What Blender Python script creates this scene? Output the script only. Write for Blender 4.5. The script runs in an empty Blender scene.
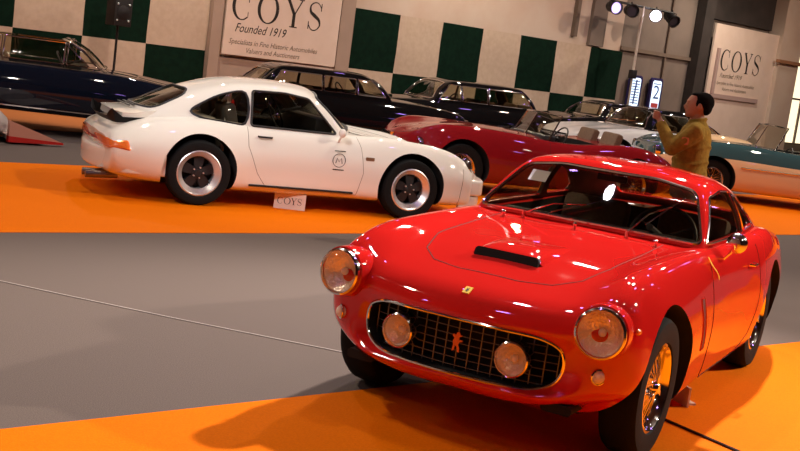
import bpy, bmesh, math, random
from math import sin, cos, pi, radians as R_
from mathutils import Vector as V, Matrix as M4
from mathutils.bvhtree import BVHTree
random.seed(7)
SC = bpy.context.scene
COL = SC.collection

# ---------------------------------------------------------------- camera, light, exposure
CAM_H, PITCH, ROLL, FPX = 1.6754, 0.14416, 0.13373, 1154.3
cd = bpy.data.cameras.new('camera'); cam = bpy.data.objects.new('camera', cd); COL.objects.link(cam)
cd.sensor_width = 36; cd.lens = FPX * 36 / 800; cd.clip_end = 200
cam.location = (0, 0, CAM_H)
cam.matrix_world = M4.Translation((0, 0, CAM_H)) @ M4.Rotation(pi / 2 - PITCH, 4, 'X') @ M4.Rotation(ROLL, 4, 'Z')
SC.camera = cam
SC.view_settings.view_transform = 'Standard'; SC.view_settings.look = 'None'
SC.view_settings.exposure = 0.3; SC.view_settings.gamma = 1.0; SC.view_settings.use_curve_mapping = False
w = bpy.data.worlds.new('hall_air'); SC.world = w; w.use_nodes = True
w.node_tree.nodes['Background'].inputs[0].default_value = (1.0, 0.84, 0.70, 1)
w.node_tree.nodes['Background'].inputs[1].default_value = 0.045

# hall frame: s runs along the back wall, k comes off it towards the camera
TH = 0.71676
W0 = V((-7.1596, 20.2234, 0)); EX = V((cos(TH), sin(TH), 0)); EN = V((-sin(TH), cos(TH), 0))
def H(s, k, z=0.0): return W0 + EX * s - EN * k + V((0, 0, z))

def light(kind, loc, energy, color, size=0.1, target=None, cone=60, blend=.5, name='lamp_light'):
    d = bpy.data.lights.new(name, kind); d.energy = energy; d.color = color
    if kind == 'AREA': d.shape = 'DISK' if not isinstance(size, tuple) else 'RECTANGLE'
    if kind == 'AREA':
        if isinstance(size, tuple): d.size, d.size_y = size
        else: d.size = size
    else: d.shadow_soft_size = size
    if kind == 'SPOT': d.spot_size = R_(cone); d.spot_blend = blend
    o = bpy.data.objects.new(name, d); COL.objects.link(o); o.location = loc
    if target is not None:
        o.rotation_euler = (V(target) - V(loc)).to_track_quat('-Z', 'Y').to_euler()
    return o
WARM = (1.0, 0.84, 0.68); VIOLET = (0.80, 0.62, 1.0)
# key spotlight from the right of the red coupe, throws its shadow to the left
light('SPOT', (12.0, 9.8, 6.9), 5200, WARM, .16, (1.0, 6.6, 0.3), 62, .9, 'key_spotlight')
# hall spotlights hanging in rows
for i in range(-3, 5):
    for j in range(5):
        p = H(1.5 + i * 4.3, 2.5 + j * 4.6 + (i % 2) * 1.2, 6.2)
        if (i + j) % 2: light('SPOT', p, 26, (0.48, 0.26, 1.0), .13, p - V((0, 0, 5)), 160, .4, 'violet_spotlight')
        else: light('SPOT', p, (560 if i >= 0 else 300) if j < 3 else 70, (1.0, .86, .70), .10, p - V((0, 0, 5)) + V((.6, -.4, 0)), 150, .6, 'hall_spotlight')
# added frontal spot that brightens the white coupe's flank
light('SPOT', (-3.5, 3.4, 5.6), 1250, (.96, .95, 1.0), .12, (-1.3, 12.2, .8), 23, .8, 'added_flank_spot')
# overhead lamp mirrored in the windscreen, then added spots for bonnet and carpet
light('SPOT', (-.12, 7.15, 6.4), 150, (.92, .84, 1.0), .13, (.9, 6.5, .8), 70, .8, 'windscreen_spotlight')
light('SPOT', (3.1, 11.0, 6.6), 4300, (1.0, .88, .78), .14, (.5, 6.0, .8), 60, .8, 'added_bonnet_spot')  # added from behind to lift the bonnet and leave the nose dark
light('SPOT', (-4.6, 5.6, 6.4), 360, WARM, .12, (-2.0, 4.6, 0), 75, .9, 'added_carpet_spot')  # added to brighten the carpet at the lower left
# floods washing the back wall
for s in (1, 6, 11, 16, 21.5):
    light('SPOT', H(s, 6.0, 5.6), 420, (1.0, .74, .58), .15, H(s, 0, 1.6), 95, .8, 'wall_flood')

# ---------------------------------------------------------------- materials
MATS = {}
def mat(name, color, rough=.5, metal=0., coat=0., spec=.5, noise=None, bump=0., trans=0., ior=1.45, emit=None, scale=40, fleck=None):
    if name in MATS: return MATS[name]
    m = bpy.data.materials.new(name); m.use_nodes = True; MATS[name] = m
    nt = m.node_tree; b = nt.nodes['Principled BSDF']
    b.inputs['Base Color'].default_value = (*color, 1); b.inputs['Roughness'].default_value = rough
    b.inputs['Metallic'].default_value = metal; b.inputs['Coat Weight'].default_value = coat
    b.inputs['Coat Roughness'].default_value = .03
    b.inputs['Specular IOR Level'].default_value = spec; b.inputs['IOR'].default_value = ior
    b.inputs['Transmission Weight'].default_value = trans
    if emit: b.inputs['Emission Color'].default_value = (*emit[0], 1); b.inputs['Emission Strength'].default_value = emit[1]
    tc = nt.nodes.new('ShaderNodeTexCoord')
    n = nt.nodes.new('ShaderNodeTexNoise'); n.inputs['Scale'].default_value = scale; n.inputs['Detail'].default_value = 4
    nt.links.new(tc.outputs['Object'], n.inputs['Vector'])
    if noise:
        r = nt.nodes.new('ShaderNodeMix'); r.data_type = 'RGBA'
        mr = nt.nodes.new('ShaderNodeMapRange'); mr.inputs[1].default_value = .35; mr.inputs[2].default_value = .65
        nt.links.new(n.outputs['Fac'], mr.inputs[0]); nt.links.new(mr.outputs[0], r.inputs[0])
        r.inputs[6].default_value = (*color, 1); r.inputs[7].default_value = (*noise, 1)
        nt.links.new(r.outputs[2], b.inputs['Base Color'])
    if bump:
        bp = nt.nodes.new('ShaderNodeBump'); bp.inputs['Strength'].default_value = bump; bp.inputs['Distance'].default_value = .01
        nt.links.new(n.outputs['Fac'], bp.inputs['Height']); nt.links.new(bp.outputs[0], b.inputs['Normal'])
    return m
def paint(name, c, c2=None): return mat(name, c, .5, 0, 1.0, 0.0, noise=c2)
RED = paint('red_paint', (.54, .014, .012)); RED.node_tree.nodes['Principled BSDF'].inputs['Coat IOR'].default_value = 1.65
WHITE = paint('cream_white_paint', (.82, .78, .70))
NAVY = paint('navy_paint', (.006, .010, .022))
BLACK = paint('black_paint', (.006, .006, .007))
MAROON = paint('deep_red_paint', (.22, .008, .012))
TEAL = paint('teal_paint', (.035, .075, .085))
CREAM = paint('cream_paint', (.72, .48, .28))
CHROME = mat('chrome', (.82, .80, .80), .10, 1.)
ALU = mat('polished_alloy', (.85, .82, .80), .36, .8)
RUBBER = mat('tyre_rubber', (.007, .007, .007), .8, 0, 0, .2, bump=.15, scale=90)
DARK = mat('dark_cavity', (.006, .006, .006), .9)
BLK = mat('black_trim', (.012, .012, .013), .5)
SEAM = mat('panel_gap', (.02, .004, .004), .9)
SEAMW = mat('panel_gap_pale', (.22, .17, .12), .9)
REFL = mat('lamp_reflector', (1.0, .95, .86), .20, .72, bump=.8, scale=70)
GLASS = mat('glass', (.93, .95, .93), .0, 0, 0, .5, trans=1., ior=1.45)
def thin_glass(name, tint, mixf):
    m = bpy.data.materials.new(name); m.use_nodes = True; nt = m.node_tree; nt.nodes.clear()
    o = nt.nodes.new('ShaderNodeOutputMaterial'); t = nt.nodes.new('ShaderNodeBsdfTransparent'); g = nt.nodes.new('ShaderNodeBsdfGlossy')
    f = nt.nodes.new('ShaderNodeLayerWeight'); f.inputs[0].default_value = .5; mx = nt.nodes.new('ShaderNodeMixShader')
    pw = nt.nodes.new('ShaderNodeMath'); pw.operation = 'POWER'; pw.inputs[1].default_value = 4.0; nt.links.new(f.outputs['Facing'], pw.inputs[0])
    ad = nt.nodes.new('ShaderNodeMath'); ad.operation = 'MULTIPLY_ADD'; ad.inputs[1].default_value = .9; ad.inputs[2].default_value = mixf
    t.inputs[0].default_value = (*tint, 1); g.inputs['Roughness'].default_value = .02
    nt.links.new(pw.outputs[0], ad.inputs[0]); nt.links.new(ad.outputs[0], mx.inputs[0])
    nt.links.new(t.outputs[0], mx.inputs[1]); nt.links.new(g.outputs[0], mx.inputs[2]); nt.links.new(mx.outputs[0], o.inputs[0]); return m
CARGLASS = thin_glass('car_glass', (.72, .70, .60), .04)
LENS = thin_glass('lens_glass', (.98, .95, .88), .05)
LEATHER = mat('tan_leather', (.16, .09, .05), .6, noise=(.12, .07, .04))
LINER = mat('headliner', (.10, .08, .06), .9, 0, 0, .1)
AMBER = mat('amber_lens', (.75, .16, .02), .2, 0, .6)
YELLOW = mat('yellow_enamel', (.80, .55, .03), .4)
PALE = mat('pale_plastic', (.75, .68, .60), .5)

# ---------------------------------------------------------------- mesh helpers
def tag(o, label=None, cat=None, group=None, kind=None):
    for k, v in (('label', label), ('category', cat), ('group', group), ('kind', kind)):
        if v: o[k] = v
    return o
def empty(name, loc=(0, 0, 0), rz=0, **k):
    o = bpy.data.objects.new(name, None); COL.objects.link(o); o.location = loc; o.rotation_euler = (0, 0, rz); o.empty_display_size = .1
    return tag(o, **k)
def put(name, me, mats=None, parent=None, smooth=35, **k):
    if isinstance(me, bmesh.types.BMesh):
        bm = me; me = bpy.data.meshes.new(name); bmesh.ops.recalc_face_normals(bm, faces=bm.faces); bm.to_mesh(me); bm.free()
    else: me.name = name
    if mats is not None:
        if not isinstance(mats, (list, tuple)): mats = [mats]
        if len(me.materials): me.materials.clear()
        for m in mats: me.materials.append(m)
    if smooth:
        for p in me.polygons: p.use_smooth = True
        me.set_sharp_from_angle(angle=R_(smooth))
    o = bpy.data.objects.new(name, me); COL.objects.link(o)
    if parent: o.parent = parent
    return tag(o, **k)
def NB(): return bmesh.new()
def box(bm, lo, hi, bev=0, mi=0, mtx=None):
    vs = [bm.verts.new((x, y, z)) for x in (lo[0], hi[0]) for y in (lo[1], hi[1]) for z in (lo[2], hi[2])]
    fs = [bm.faces.new([vs[i] for i in q]) for q in ((0, 1, 3, 2), (4, 6, 7, 5), (0, 4, 5, 1), (2, 3, 7, 6), (0, 2, 6, 4), (1, 5, 7, 3))]
    for f in fs: f.material_index = mi
    if mtx is not None:
        for v in vs: v.co = mtx @ v.co
    if bev:
        es = list({e for f in fs for e in f.edges})
        bmesh.ops.bevel(bm, geom=es, offset=bev, segments=2, affect='EDGES', profile=.5)
    return vs
def tube(bm, pts, r, n=8, closed=False, mi=0, caps=True):
    pts = [V(p) for p in pts]; N = len(pts); rings = []; prev = None
    rr = r if isinstance(r, (list, tuple)) else [r] * N
    for i, p in enumerate(pts):
        a = pts[(i - 1) % N] if (closed or i > 0) else p; b = pts[(i + 1) % N] if (closed or i < N - 1) else p
        t = (b - a)
        if t.length < 1e-9: t = V((1, 0, 0))
        t.normalize()
        if prev is None: u = t.orthogonal().normalized()
        else:
            u = prev - t * prev.dot(t)
            u = u.normalized() if u.length > 1e-6 else t.orthogonal().normalized()
        prev = u; w_ = t.cross(u)
        rings.append([bm.verts.new(p + (u * cos(2 * pi * k / n) + w_ * sin(2 * pi * k / n)) * rr[i]) for k in range(n)])
    for i in range(N if closed else N - 1):
        A, B = rings[i], rings[(i + 1) % N]
        for k in range(n):
            f = bm.faces.new((A[k], A[(k + 1) % n], B[(k + 1) % n], B[k])); f.material_index = mi
    if not closed and caps:
        for q in (rings[0][::-1], rings[-1]):
            f = bm.faces.new(q); f.material_index = mi
def lathe(bm, prof, n=32, mtx=None, mi=0, closed=False):
    """prof: (radius, height) pairs turned about +Y axis of the wheel (y = height)"""
    rings = []
    for r, y in prof:
        ring = [V((r * cos(2 * pi * k / n), y, r * sin(2 * pi * k / n))) for k in range(n)] if r > 1e-5 else [V((0, y, 0))]
        if mtx is not None: ring = [mtx @ v for v in ring]
        rings.append([bm.verts.new(v) for v in ring])
    L = len(rings)
    for i in range(L if closed else L - 1):
        A, B = rings[i], rings[(i + 1) % L]
        for k in range(n):
            if len(A) == 1 and len(B) == 1: continue
            if len(A) == 1: q = (A[0], B[(k + 1) % n], B[k])
            elif len(B) == 1: q = (A[k], A[(k + 1) % n], B[0])
            else: q = (A[k], A[(k + 1) % n], B[(k + 1) % n], B[k])
            f = bm.faces.new(q); f.material_index = mi
def prism(bm, poly, axis, a, b, mi=0):
    """poly of 2-D points extruded along axis 'x'/'y'/'z' from a to b"""
    def P(p, t): return {'x': (t, p[0], p[1]), 'y': (p[0], t, p[1]), 'z': (p[0], p[1], t)}[axis]
    A = [bm.verts.new(P(p, a)) for p in poly]; B = [bm.verts.new(P(p, b)) for p in poly]; n = len(poly)
    fs = [bm.faces.new(A), bm.faces.new(B[::-1])] + [bm.faces.new((A[k], B[k], B[(k + 1) % n], A[(k + 1) % n])) for k in range(n)]
    for f in fs: f.material_index = mi
def ball(bm, c, r, nu=16, nv=10, mi=0):
    r = r if isinstance(r, (tuple, list)) else (r, r, r)
    mtx = M4.Translation(c) @ M4.Diagonal((*r, 1))
    bm2 = bmesh.ops.create_uvsphere(bm, u_segments=nu, v_segments=nv, radius=1, matrix=mtx)
    for v in bm2['verts']:
        for f in v.link_faces: f.material_index = mi
def cr(pts, seg, pre=None, post=None):
    """centripetal Catmull-Rom through pts"""
    pts = [V(p) for p in pts]
    Q = [pre if pre else pts[0] * 2 - pts[1]] + pts + [post if post else pts[-1] * 2 - pts[-2]]
    out = []
    for i in range(1, len(Q) - 2):
        p0, p1, p2, p3 = Q[i - 1:i + 3]
        t0 = 0; t1 = t0 + max((p1 - p0).length, 1e-4) ** .5; t2 = t1 + max((p2 - p1).length, 1e-4) ** .5; t3 = t2 + max((p3 - p2).length, 1e-4) ** .5
        for s in range(seg):
            t = t1 + (t2 - t1) * s / seg
            A1 = p0 * ((t1 - t) / (t1 - t0)) + p1 * ((t - t0) / (t1 - t0)); A2 = p1 * ((t2 - t) / (t2 - t1)) + p2 * ((t - t1) / (t2 - t1))
            A3 = p2 * ((t3 - t) / (t3 - t2)) + p3 * ((t - t2) / (t3 - t2))
            B1 = A1 * ((t2 - t) / (t2 - t0)) + A2 * ((t - t0) / (t2 - t0)); B2 = A2 * ((t3 - t) / (t3 - t1)) + A3 * ((t - t1) / (t3 - t1))
            out.append(B1 * ((t2 - t) / (t2 - t1)) + B2 * ((t - t1) / (t2 - t1)))
    out.append(pts[-1]); return out
def mirY(v): return V((v[0], -v[1], v[2]))
def surf(stations, su, sv, linear=0):
    """stations: lists of 3-D control points; returns the dense grid.  linear: leading station gaps kept straight"""
    cols = []
    K = len(stations[0])
    for j in range(K):
        c = [V(s[j]) for s in stations]; o = []
        if linear:
            for i in range(linear):
                o += [c[i].lerp(c[i + 1], t / 2) for t in range(2)]
            o += cr(c[linear:], su, pre=c[linear] * 2 - c[linear + 1])
        else: o = cr(c, su)
        cols.append(o)
    G = []
    for i in range(len(cols[0])):
        row = [cols[j][i] for j in range(K)]
        G.append(cr(row, sv, pre=mirY(row[1]) if abs(row[0].y) < 1e-6 else None, post=mirY(row[-2])))
        for p in (G[-1][-1],): p.y = 0
        if abs(row[0].y) < 1e-6: G[-1][0].y = 0
    return G
def tmpobj(bm_or_me, mats=()):
    if isinstance(bm_or_me, bmesh.types.BMesh):
        me = bpy.data.meshes.new('t'); bmesh.ops.recalc_face_normals(bm_or_me, faces=bm_or_me.faces); bm_or_me.to_mesh(me); bm_or_me.free()
    else: me = bm_or_me
    for m in mats: me.materials.append(m)
    o = bpy.data.objects.new('t', me); COL.objects.link(o); return o
def bake(o):
    dg = bpy.context.evaluated_depsgraph_get(); dg.update()
    return bpy.data.meshes.new_from_object(o.evaluated_get(dg))
def kill(*os):
    for o in os:
        me = o.data; bpy.data.objects.remove(o)
        if me and me.users == 0: bpy.data.meshes.remove(me)
def cut(me, mats, cutters, solidify=0, op='DIFFERENCE'):
    """cutters: list of (bmesh, material)"""
    o = tmpobj(me, mats if not me.materials else ()); cs = []
    if solidify:
        m = o.modifiers.new('s', 'SOLIDIFY'); m.thickness = solidify; m.offset = -1; m.use_even_offset = False
    for bm, mt in cutters:
        c = tmpobj(bm, (mt,)); cs.append(c)
        m = o.modifiers.new('b', 'BOOLEAN'); m.operation = op; m.object = c; m.solver = 'EXACT'; m.material_mode = 'TRANSFER'
    r = bake(o); kill(o, *cs); return r
def bvh_of(me): return BVHTree.FromPolygons([v.co for v in me.vertices], [p.vertices for p in me.polygons])
def cast(bvh, o, d):
    h = bvh.ray_cast(V(o), V(d).normalized()); return h[0], h[1]
def proj_line(bvh, pts, axis, sign, off=0., step=.02, far=3.):
    """drop a 2-D polyline onto a surface from outside along an axis"""
    out = []
    for a, b in zip(pts, pts[1:]):
        n = max(1, int(math.dist(a, b) / step))
        for i in range(n):
            out.append((a[0] + (b[0] - a[0]) * i / n, a[1] + (b[1] - a[1]) * i / n))
    out.append(pts[-1]); res = []
    for u, v_ in out:
        if axis == 'y': o, d = (u, sign * far, v_), (0, -sign, 0)
        elif axis == 'x': o, d = (sign * far, u, v_), (-sign, 0, 0)
        else: o, d = (u, v_, far), (0, 0, -1)
        p, n = cast(bvh, o, d)
        if p is not None: res.append(p + n * off * (1 if n.dot(V(d)) < 0 else -1))
    return res
def smoothpoly(pts, seg=5):
    P = [V((*p, 0)) for p in pts]; n = len(P); out = []
    c = cr(P + [P[0]], seg, pre=P[-1], post=P[1]); return [(p.x, p.y) for p in c[:-1]]
def roundpoly(pts, r=.03, seg=4):
    out = []; n = len(pts)
    for i in range(n):
        p = V((*pts[i], 0)); a = V((*pts[i - 1], 0)); b = V((*pts[(i + 1) % n], 0))
        ra = min(r, (a - p).length * .45, (b - p).length * .45)
        A = p + (a - p).normalized() * ra; B = p + (b - p).normalized() * ra
        for s in range(seg + 1):
            t = s / seg; q = A * (1 - t) ** 2 + p * 2 * t * (1 - t) + B * t * t; out.append((q.x, q.y))
    return out
def inpoly(x, y, P):
    c = False; j = len(P) - 1
    for i in range(len(P)):
        if (P[i][1] > y) != (P[j][1] > y) and x < (P[j][0] - P[i][0]) * (y - P[i][1]) / (P[j][1] - P[i][1]) + P[i][0]: c = not c
        j = i
    return c
def grow(P, d):
    cx = sum(p[0] for p in P) / len(P); cy = sum(p[1] for p in P) / len(P); o = []
    for p in P:
        v = V((p[0] - cx, p[1] - cy)); v = v * (1 + d / max(v.length, .01)); o.append((cx + v.x, cy + v.y))
    return o
# ---------------------------------------------------------------- car builders
def body_mesh(stations, mats, su=6, sv=6, dark_st=0, lower=0, wells=(), cabin=None, extra=()):
    """closed body from half-section stations; dark_st: leading gaps that line the grille recess"""
    G = surf(stations, su, sv, linear=dark_st)
    bm = NB(); rings = []
    for row in G:
        n = len(row); right = [bm.verts.new(p) for p in row]; left = [bm.verts.new(mirY(row[j])) for j in range(n - 2, 0, -1)]
        rings.append(right + left)
    for i in range(len(rings) - 1):
        A, B = rings[i], rings[i + 1]; n = len(A)
        for k in range(n):
            f = bm.faces.new((A[k], A[(k + 1) % n], B[(k + 1) % n], B[k])); f.material_index = 1 if i < dark_st * 2 else (2 if (k < lower * sv or k >= n - lower * sv) else 0)
    for ring, mi in ((rings[0], 1 if dark_st else 0), (rings[-1], 0)):
        c = bm.verts.new(sum((v.co for v in ring), V()) / len(ring)); n = len(ring)
        for k in range(n):
            f = bm.faces.new((ring[k], ring[(k + 1) % n], c)); f.material_index = mi
    bmesh.ops.recalc_face_normals(bm, faces=bm.faces)
    me = bpy.data.meshes.new('body'); bm.to_mesh(me); bm.free()
    for m in mats: me.materials.append(m)
    cs = []
    for (x, z, r, y0) in wells:
        for s in (1, -1):
            c = NB(); poly = [(x + r * cos(a), z + r * sin(a)) for a in [2 * pi * k / 56 for k in range(56)]]
            prism(c, poly, 'y', s * y0, s * 1.2); cs.append((c, DARK))
    if cabin:
        c = NB(); (x0, x1, y, z0, z1) = cabin; box(c, (x0, -y, z0), (x1, y, z1)); cs.append((c, DARK))
    cs += list(extra)
    clean = me.copy(); return cut(me, (), cs), bvh_of(clean), clean

def house(car, G_st, paintm, sides, screen, rear, su=6, sv=6, th=.022, trim=CHROME, trim_r=.006, x_mid=-1.4, rear_trim=None, glass=None, offs=.009):
    """roof with window openings, panes and trims.  sides: polys in (x,z); screen / rear: polys in (y,z)"""
    glass = glass or CARGLASS
    G = surf(G_st, su, sv)
    def sheet(off=0.):
        bm = NB(); rows = []
        for row in G:
            n = len(row); rows.append([bm.verts.new(p) for p in row] + [bm.verts.new(mirY(row[j])) for j in range(n - 2, -1, -1)])
        for i in range(len(rows) - 1):
            for k in range(len(rows[0]) - 1):
                vs = [rows[i][k], rows[i][k + 1], rows[i + 1][k + 1], rows[i + 1][k]]
                try: bm.faces.new(vs)
                except ValueError: pass
        bmesh.ops.remove_doubles(bm, verts=bm.verts, dist=1e-4)
        bmesh.ops.recalc_face_normals(bm, faces=bm.faces)
        up = sum((f.normal.z * f.calc_area() for f in bm.faces))
        if up < 0: bmesh.ops.reverse_faces(bm, faces=bm.faces)
        if off:
            bm.normal_update(); ns = {v: v.normal.copy() for v in bm.verts}
            for v in bm.verts: v.co -= ns[v] * off
        return bm
    base = sheet(); me = bpy.data.meshes.new('g'); base.to_mesh(me); base.free()
    B = bvh_of(me); me.materials.append(paintm)
    lo = [min(v.co[i] for v in me.vertices) - .06 for i in range(3)]; hi = [max(v.co[i] for v in me.vertices) + .06 for i in range(3)]
    for sh in (0, -.004, -.008, -.013, -.02, -.03, -.045):
        cs = []
        for P in sides:
            c = NB(); prism(c, grow(P, sh), 'y', -1.2, 1.2); cs.append((c, paintm))
        if screen:
            c = NB(); prism(c, grow(screen, sh), 'x', x_mid, 1.5); cs.append((c, paintm))
        if rear:
            c = NB(); prism(c, grow(rear, sh), 'x', x_mid, -5); cs.append((c, paintm))
        roof = cut(me.copy(), (), cs, solidify=th)
        if len(roof.vertices) and all(lo[i] <= v.co[i] <= hi[i] for v in roof.vertices for i in range(3)): break
    print('ROOF', car.name, sh)
    roof.materials.append(LINER); li = len(roof.materials) - 1
    for p in roof.polygons:
        if p.normal.dot(p.center - V((x_mid, 0, .75))) < -.01 and abs(p.normal.dot((p.center - V((x_mid, 0, .75))).normalized())) > .35: p.material_index = li
    put('roof', roof, None, car)
    # panes
    def pane(name, test):
        bm = sheet(offs)
        bad = [f for f in bm.faces if not test(f.calc_center_median())]
        bmesh.ops.delete(bm, geom=bad, context='FACES')
        put(name, bm, glass, car)
    if screen:
        P = grow(screen, .035); pane('windscreen', lambda c: c.x > x_mid and inpoly(c.y, c.z, P))
    if rear:
        P2 = grow(rear, .03); pane('rear_window', lambda c: c.x < x_mid and inpoly(c.y, c.z, P2))
    for Q in sides:
        P3 = grow(Q, .03)
        for s in (1, -1): pane('side_window', lambda c: c.y * s > .2 and inpoly(c.x, c.z, P3))
    bt = NB()
    for Q in sides:
        for s in (1, -1):
            L = proj_line(B, list(Q) + [Q[0]], 'y', s, .001)
            if len(L) > 4: tube(bt, L, trim_r, 6, closed=True)
    if screen:
        L = proj_line(B, list(screen) + [screen[0]], 'x', 1, .001)
        if len(L) > 4: tube(bt, L, trim_r * 1.4, 6, closed=True)
    if rear:
        L = proj_line(B, list(rear) + [rear[0]], 'x', -1, .001, far=6)
        if len(L) > 4: tube(bt, L, trim_r, 6, closed=True)
    put('window_trim', bt, trim, car)
    return B

def tyre_prof(R, w, ri):
    h = w / 2
    return [(ri, -h * .72), (ri + .012, -h * .92), (ri + (R - ri) * .5, -h), (R - .018, -h * .93), (R - .004, -h * .72), (R, -h * .4), (R, h * .4), (R - .004, h * .72), (R - .018, h * .93), (ri + (R - ri) * .5, h), (ri + .012, h * .92), (ri, h * .72)]
def wheel(car, x, y, R, w, style, side):
    """one wheel; outer face looks to side*Y"""
    rm = {'wire': CHROME, 'alloy': ALU, 'steel': CHROME}[style]
    ri = {'wire': .205, 'alloy': .215, 'steel': .20}[style]
    b = NB(); h = w / 2
    if style == 'alloy':   # deep polished lip
        lathe(b, [(ri + .004, -h * .8), (ri, h * .78), (ri + .008, h * .86), (ri - .004, h * .92), (ri - .014, h * .80), (ri - .034, h * .62), (ri - .056, h * .40), (ri - .062, -h * .2), (ri - .02, -h * .7)], 48, closed=True)
    else:
        lathe(b, [(ri + .002, -h * .8), (ri, h * .78), (ri + .008, h * .86), (ri - .004, h * .90), (ri - .014, h * .76), (ri - .03, h * .5), (ri - .032, -h * .5), (ri - .01, -h * .8)], 48, closed=True)
    wo = put('wheel', b, rm, car); wo.location = (x, y, R)
    if side < 0: wo.rotation_euler = (0, 0, pi)
    b = NB(); lathe(b, tyre_prof(R, w, ri), 56, closed=True); put('tyre', b, RUBBER, wo)
    b = NB(); lathe(b, [(0, -h * .3), (ri - .03, -h * .3), (ri - .03, -h * .34), (0, -h * .34)], 32); put('brake_drum', b, DARK, wo)
    if style == 'wire':
        b = NB(); n = 36
        for k in range(n):
            a = 2 * pi * k / n; d = (.42 if k % 2 else -.42)
            y0 = h * .75 if k % 4 < 2 else -h * .15
            p = (.042 * cos(a + d), y0, .042 * sin(a + d)); q = ((ri - .028) * cos(a), h * (.45 if k % 4 < 2 else .05), (ri - .028) * sin(a))
            tube(b, [p, q], .0026, 5)
        put('spokes', b, CHROME, wo)
        b = NB(); lathe(b, [(0, h * .98), (.02, h * .98), (.034, h * .85), (.040, h * .6), (.046, -h * .2), (0, -h * .2)], 20)
        for k in range(3):
            m = M4.Rotation(2 * pi * k / 3, 4, 'Y'); box(b, (-.012, h * .82, .02), (.012, h * .93, .072), .004, mtx=m)
        put('knock_off_hub', b, CHROME, wo)
    elif style == 'alloy':
        b = NB()
        for k in range(5):
            m = M4.Rotation(2 * pi * k / 5, 4, 'Y')
            vs = []
            for yy, ex in ((h * .36, 0), (-h * .15, 0)):
                for px, pz in ((-.030, .035), (-.045, .09), (-.050, ri - .05), (.050, ri - .05), (.045, .09), (.030, .035)):
                    vs.append(b.verts.new(m @ V((px, yy + (-.012 if pz > .12 else 0), pz))))
            b.faces.new(vs[:6]); b.faces.new(vs[6:][::-1])
            for q in range(6): b.faces.new((vs[q], vs[q + 6], vs[(q + 1) % 6 + 6], vs[(q + 1) % 6]))
        lathe(b, [(0, h * .5), (.028, h * .5), (.034, h * .44), (.05, h * .42), (.055, -.02), (0, -.02)], 24)
        put('spoke_centre', b, BLK, wo)
        b = NB()
        for k in range(5):
            a = 2 * pi * (k + .5) / 5; lathe(b, [(0, h * .52), (.008, h * .52), (.008, h * .3)], 8, mtx=M4.Translation((.052 * cos(a), 0, .052 * sin(a))))
        put('wheel_nuts', b, ALU, wo)
    else:
        b = NB(); lathe(b, [(0, h * .85), (.03, h * .85), (.06, h * .72), (.10, h * .7), (.13, h * .62), (.165, h * .64), (ri - .032, h * .5)], 32); put('hub_cap', b, CHROME, wo)
    return wo
def wheels(car, xf, xr, yf, yr, R, w, style, wr=None):
    for x, y, ww in ((xf, yf, w), (xr, yr, wr or w)):
        for s in (1, -1): wheel(car, x, s * y, R, ww, style, s)
def seam(car, B, lines, m=SEAM, r=.0028, name='panel_gap'):
    for (pts, ax, sg) in lines:
        L = proj_line(B, pts, ax, sg, -.0006)
        if len(L) > 1: b = NB(); tube(b, L, r, 5); put(name, b, m, car)
def seat(car, x, y, z=.30, m=LEATHER, h=.62):
    b = NB(); box(b, (x - .25, y - .23, z), (x + .25, y + .23, z + .14), .04)
    mt = M4.Translation((x - .27, y, z + .08)) @ M4.Rotation(-.28, 4, 'Y'); box(b, (-.06, -.22, 0), (.06, .22, h), .04, mtx=mt)
    put('seat', b, m, car)
def dash_wheel(car, x, z, y, r=.19, m=BLK, dash=True, hw=.58):
    b = NB(); mt = M4.Translation((x - .22, y, z)) @ M4.Rotation(-.45, 4, 'Y')
    tube(b, [mt @ V((0, r * cos(a), r * sin(a))) for a in [2 * pi * k / 28 for k in range(28)]], .011, 6, closed=True)
    for a in (pi / 2 * 3, pi / 6, 5 * pi / 6): tube(b, [mt @ V((.01, 0, 0)), mt @ V((0, r * cos(a), r * sin(a)))], .008, 5)
    tube(b, [mt @ V((0, 0, 0)), mt @ V((.3, 0, -.05))], .02, 8)
    put('steering_wheel', b, m, car)
    if dash:
        b = NB(); box(b, (x - .08, -hw, z - .18), (x + .12, hw, z + .045), .03); put('dashboard', b, BLK, car)
def headlamp(car, c, r, yaw=0., pitch=0., ring=CHROME, name='headlight', depth=.07, tilt_up=0):
    mt = M4.Translation(c) @ M4.Rotation(yaw, 4, 'Z') @ M4.Rotation(pitch, 4, 'Y') @ M4.Rotation(-pi / 2, 4, 'Z')
    # lathe axis +Y -> car +X
    b = NB(); lathe(b, [(r * 1.12, -depth), (r * 1.13, -.01), (r * 1.10, .012), (r * 1.02, .018), (r * .97, .008), (r * .97, -.012), (r * 1.0, -depth)], 40, mtx=mt)
    o = put(name, b, ring, car)
    b = NB(); lathe(b, [(r * .97, .0), (r * .80, -.028), (r * .5, -.05), (r * .2, -.06), (0, -.061)], 32, mtx=mt); put('reflector', b, REFL, o)
    b = NB(); ball(b, mt @ V((0, -.035, 0)), .018, 10, 8); put('bulb', b, PALE, o)
    b = NB(); lathe(b, [(r * .98, .004), (r * .8, .016), (r * .5, .026), (r * .2, .030), (0, .031)], 32, mtx=mt); put('lens', b, LENS, o)
    return o
def loop_tube(name, pts, r, m, parent, n=8):
    b = NB(); tube(b, pts, r, n, closed=True); return put(name, b, m, parent)

def K9(zb, yb, ys, zs, yw, zw, ysh, zsh, yc, zc, yv, zv, z7, z8, x, bow=0, k1=.55):
    """nine half-section points: floor centre, floor edge, sill, widest, shoulder, crest, valley, inner, centre"""
    P = [(0, zb), (yb, zb), (ys, zs), (yw, zw), (ysh, zsh), (yc, zc), (yv, zv), (yv * .5, z7), (0, z8)]
    m = max(p[0] for p in P)
    return [(x - bow * (p[0] / m) ** 2, p[0], p[1]) for p in P]

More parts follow.
